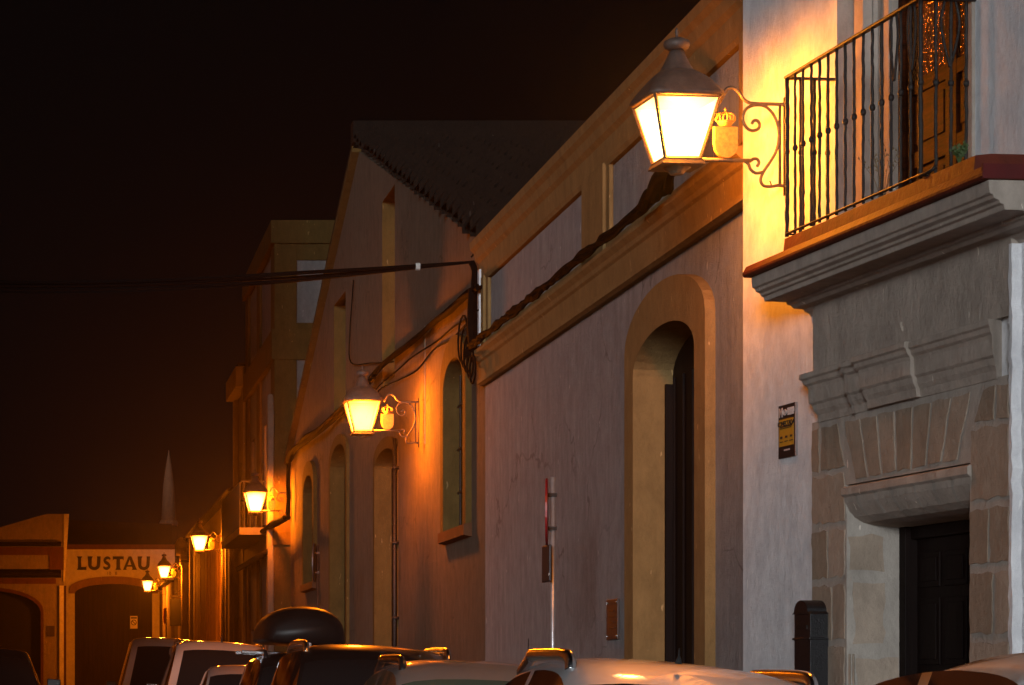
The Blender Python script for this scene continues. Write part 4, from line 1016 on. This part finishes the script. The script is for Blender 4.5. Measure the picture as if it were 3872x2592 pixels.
    if antenna:
        mb = MB(); ax, ay, ah = antenna; mb.tube([(ax, ay, H - .02), (ax, ay + ah * .15, H + ah)], [.008, .003], 6); mb.lathe([(.02, H - .02), (.014, H), (.006, H + .02)], ax, ay, 8); mb.build('antenna', 'rubber', t, True)
    return t
car('parked_car', 'grey car nearest the viewer, only its curved roof showing at bottom right', 'hatch', 3.53, 7.9, 1.63, 1.8, 'silver', crown=.12, roll=-2)
car('parked_car', 'silver car with chunky chrome roof rails in front of the arched gate', 'hatch', 3.08, 13.2, 1.585, 1.8, 'silver', rails=('chrome', .03), antenna=(-.1, 1.95, .06), crown=.05, roll=-5.4)
car('parked_car', 'beige car with a greenish windscreen behind the silver one', 'hatch', 2.85, 17.6, 1.6, 1.76, 'beige_paint', rails=('black_paint', .026), glassm='green_glass', antenna=(.5, 3.5, .2))
car('parked_car', 'black estate car with glinting roof rails behind the beige car', 'suv', 2.68, 22.6, 1.76, 1.8, 'black_paint', rails=('chrome', .028))
cb = car('parked_car', 'dark car carrying the black roof box', 'suv', 2.72, 27.6, 1.74, 1.78, 'black_paint', rails=('iron_dark', .022))
car('parked_car', 'low pale saloon squeezed between the roof box car and the white van', 'sedan', 2.5, 33.5, 1.62, 1.75, 'beige_paint')
car('parked_van', 'white van with a large dark windscreen and short roof antenna', 'van', 2.35, 39, 2.0, 1.82, 'white_paint', rails=('chrome', .02), antenna=(.0, 1.9, .1))
car('parked_van', 'farthest pale van parked in front of the lettered gate', 'van', 1.95, 48, 2.16, 1.85, 'white_paint')
car('parked_car', 'dark people carrier on the far left before the arched storehouse', 'suv', -1.05, 36, 1.66, 1.8, 'black_paint', roll=0, group='cars on the left side of the street')
# roof box
rb = thing('roof_box', 'bulging black luggage box strapped on a car roof', 'roof box', (2.62, 28.6, 1.68)); rb.rotation_euler[1] = R(3.2)
mb = MB(); vs = []; n_ = 14; seg = 28
for i in range(n_ + 1):
    t = i / n_; y = -.9 + 1.9 * t; e = (1 - abs(2 * t - 1) ** 5) ** .5 if 0 < t < 1 else .05
    for k in range(seg):
        a = 2 * math.pi * k / seg; ca, sa = math.cos(a), math.sin(a)
        x = .45 * (abs(ca) ** (.85 if sa > 0 else .4)) * (1 if ca > 0 else -1) * (.75 + .25 * e); z_ = (.33 if sa > 0 else .06) * (abs(sa) ** .75) * (1 if sa > 0 else -1) * (.45 + .55 * e)
        vs.append((x, y, .17 + z_ + .05 * (sa > 0) * sa * math.cos(a * .5)))
fs = [(i * seg + k, i * seg + (k + 1) % seg, (i + 1) * seg + (k + 1) % seg, (i + 1) * seg + k) for i in range(n_) for k in range(seg)] + [tuple(range(seg - 1, -1, -1)), tuple(range(n_ * seg, (n_ + 1) * seg))]
mb.add(vs, fs); mb.build('shell', 'box_black', rb, True)
for y in (-.45, .5):
    mb = MB(); mb.box(-.64, .64, y - .03, y + .03, -.01, .03); mb.build('crossbar', 'chrome', rb, bevel=.008)
mb = MB(); mb.box(-.06, .06, -.905, -.87, .1, .14); mb.build('lock', 'chrome', rb)

# ================================================================== damp night air
mb = MB(); mb.box(-32, 40, -4, 155, -1.4, 17.5)
hz = mb.build('haze', 'dark_void'); tag(hz, kind='stuff')
hm = bpy.data.materials.new('haze'); hm.use_nodes = True; hn = hm.node_tree; hn.nodes.clear()
ho = hn.nodes.new('ShaderNodeOutputMaterial'); hv = hn.nodes.new('ShaderNodeVolumePrincipled')
hv.inputs['Color'].default_value = (.9, .88, .86, 1); hv.inputs['Density'].default_value = .00022; hv.inputs['Anisotropy'].default_value = .9
hn.links.new(hv.outputs[0], ho.inputs['Volume']); hz.data.materials[0] = hm
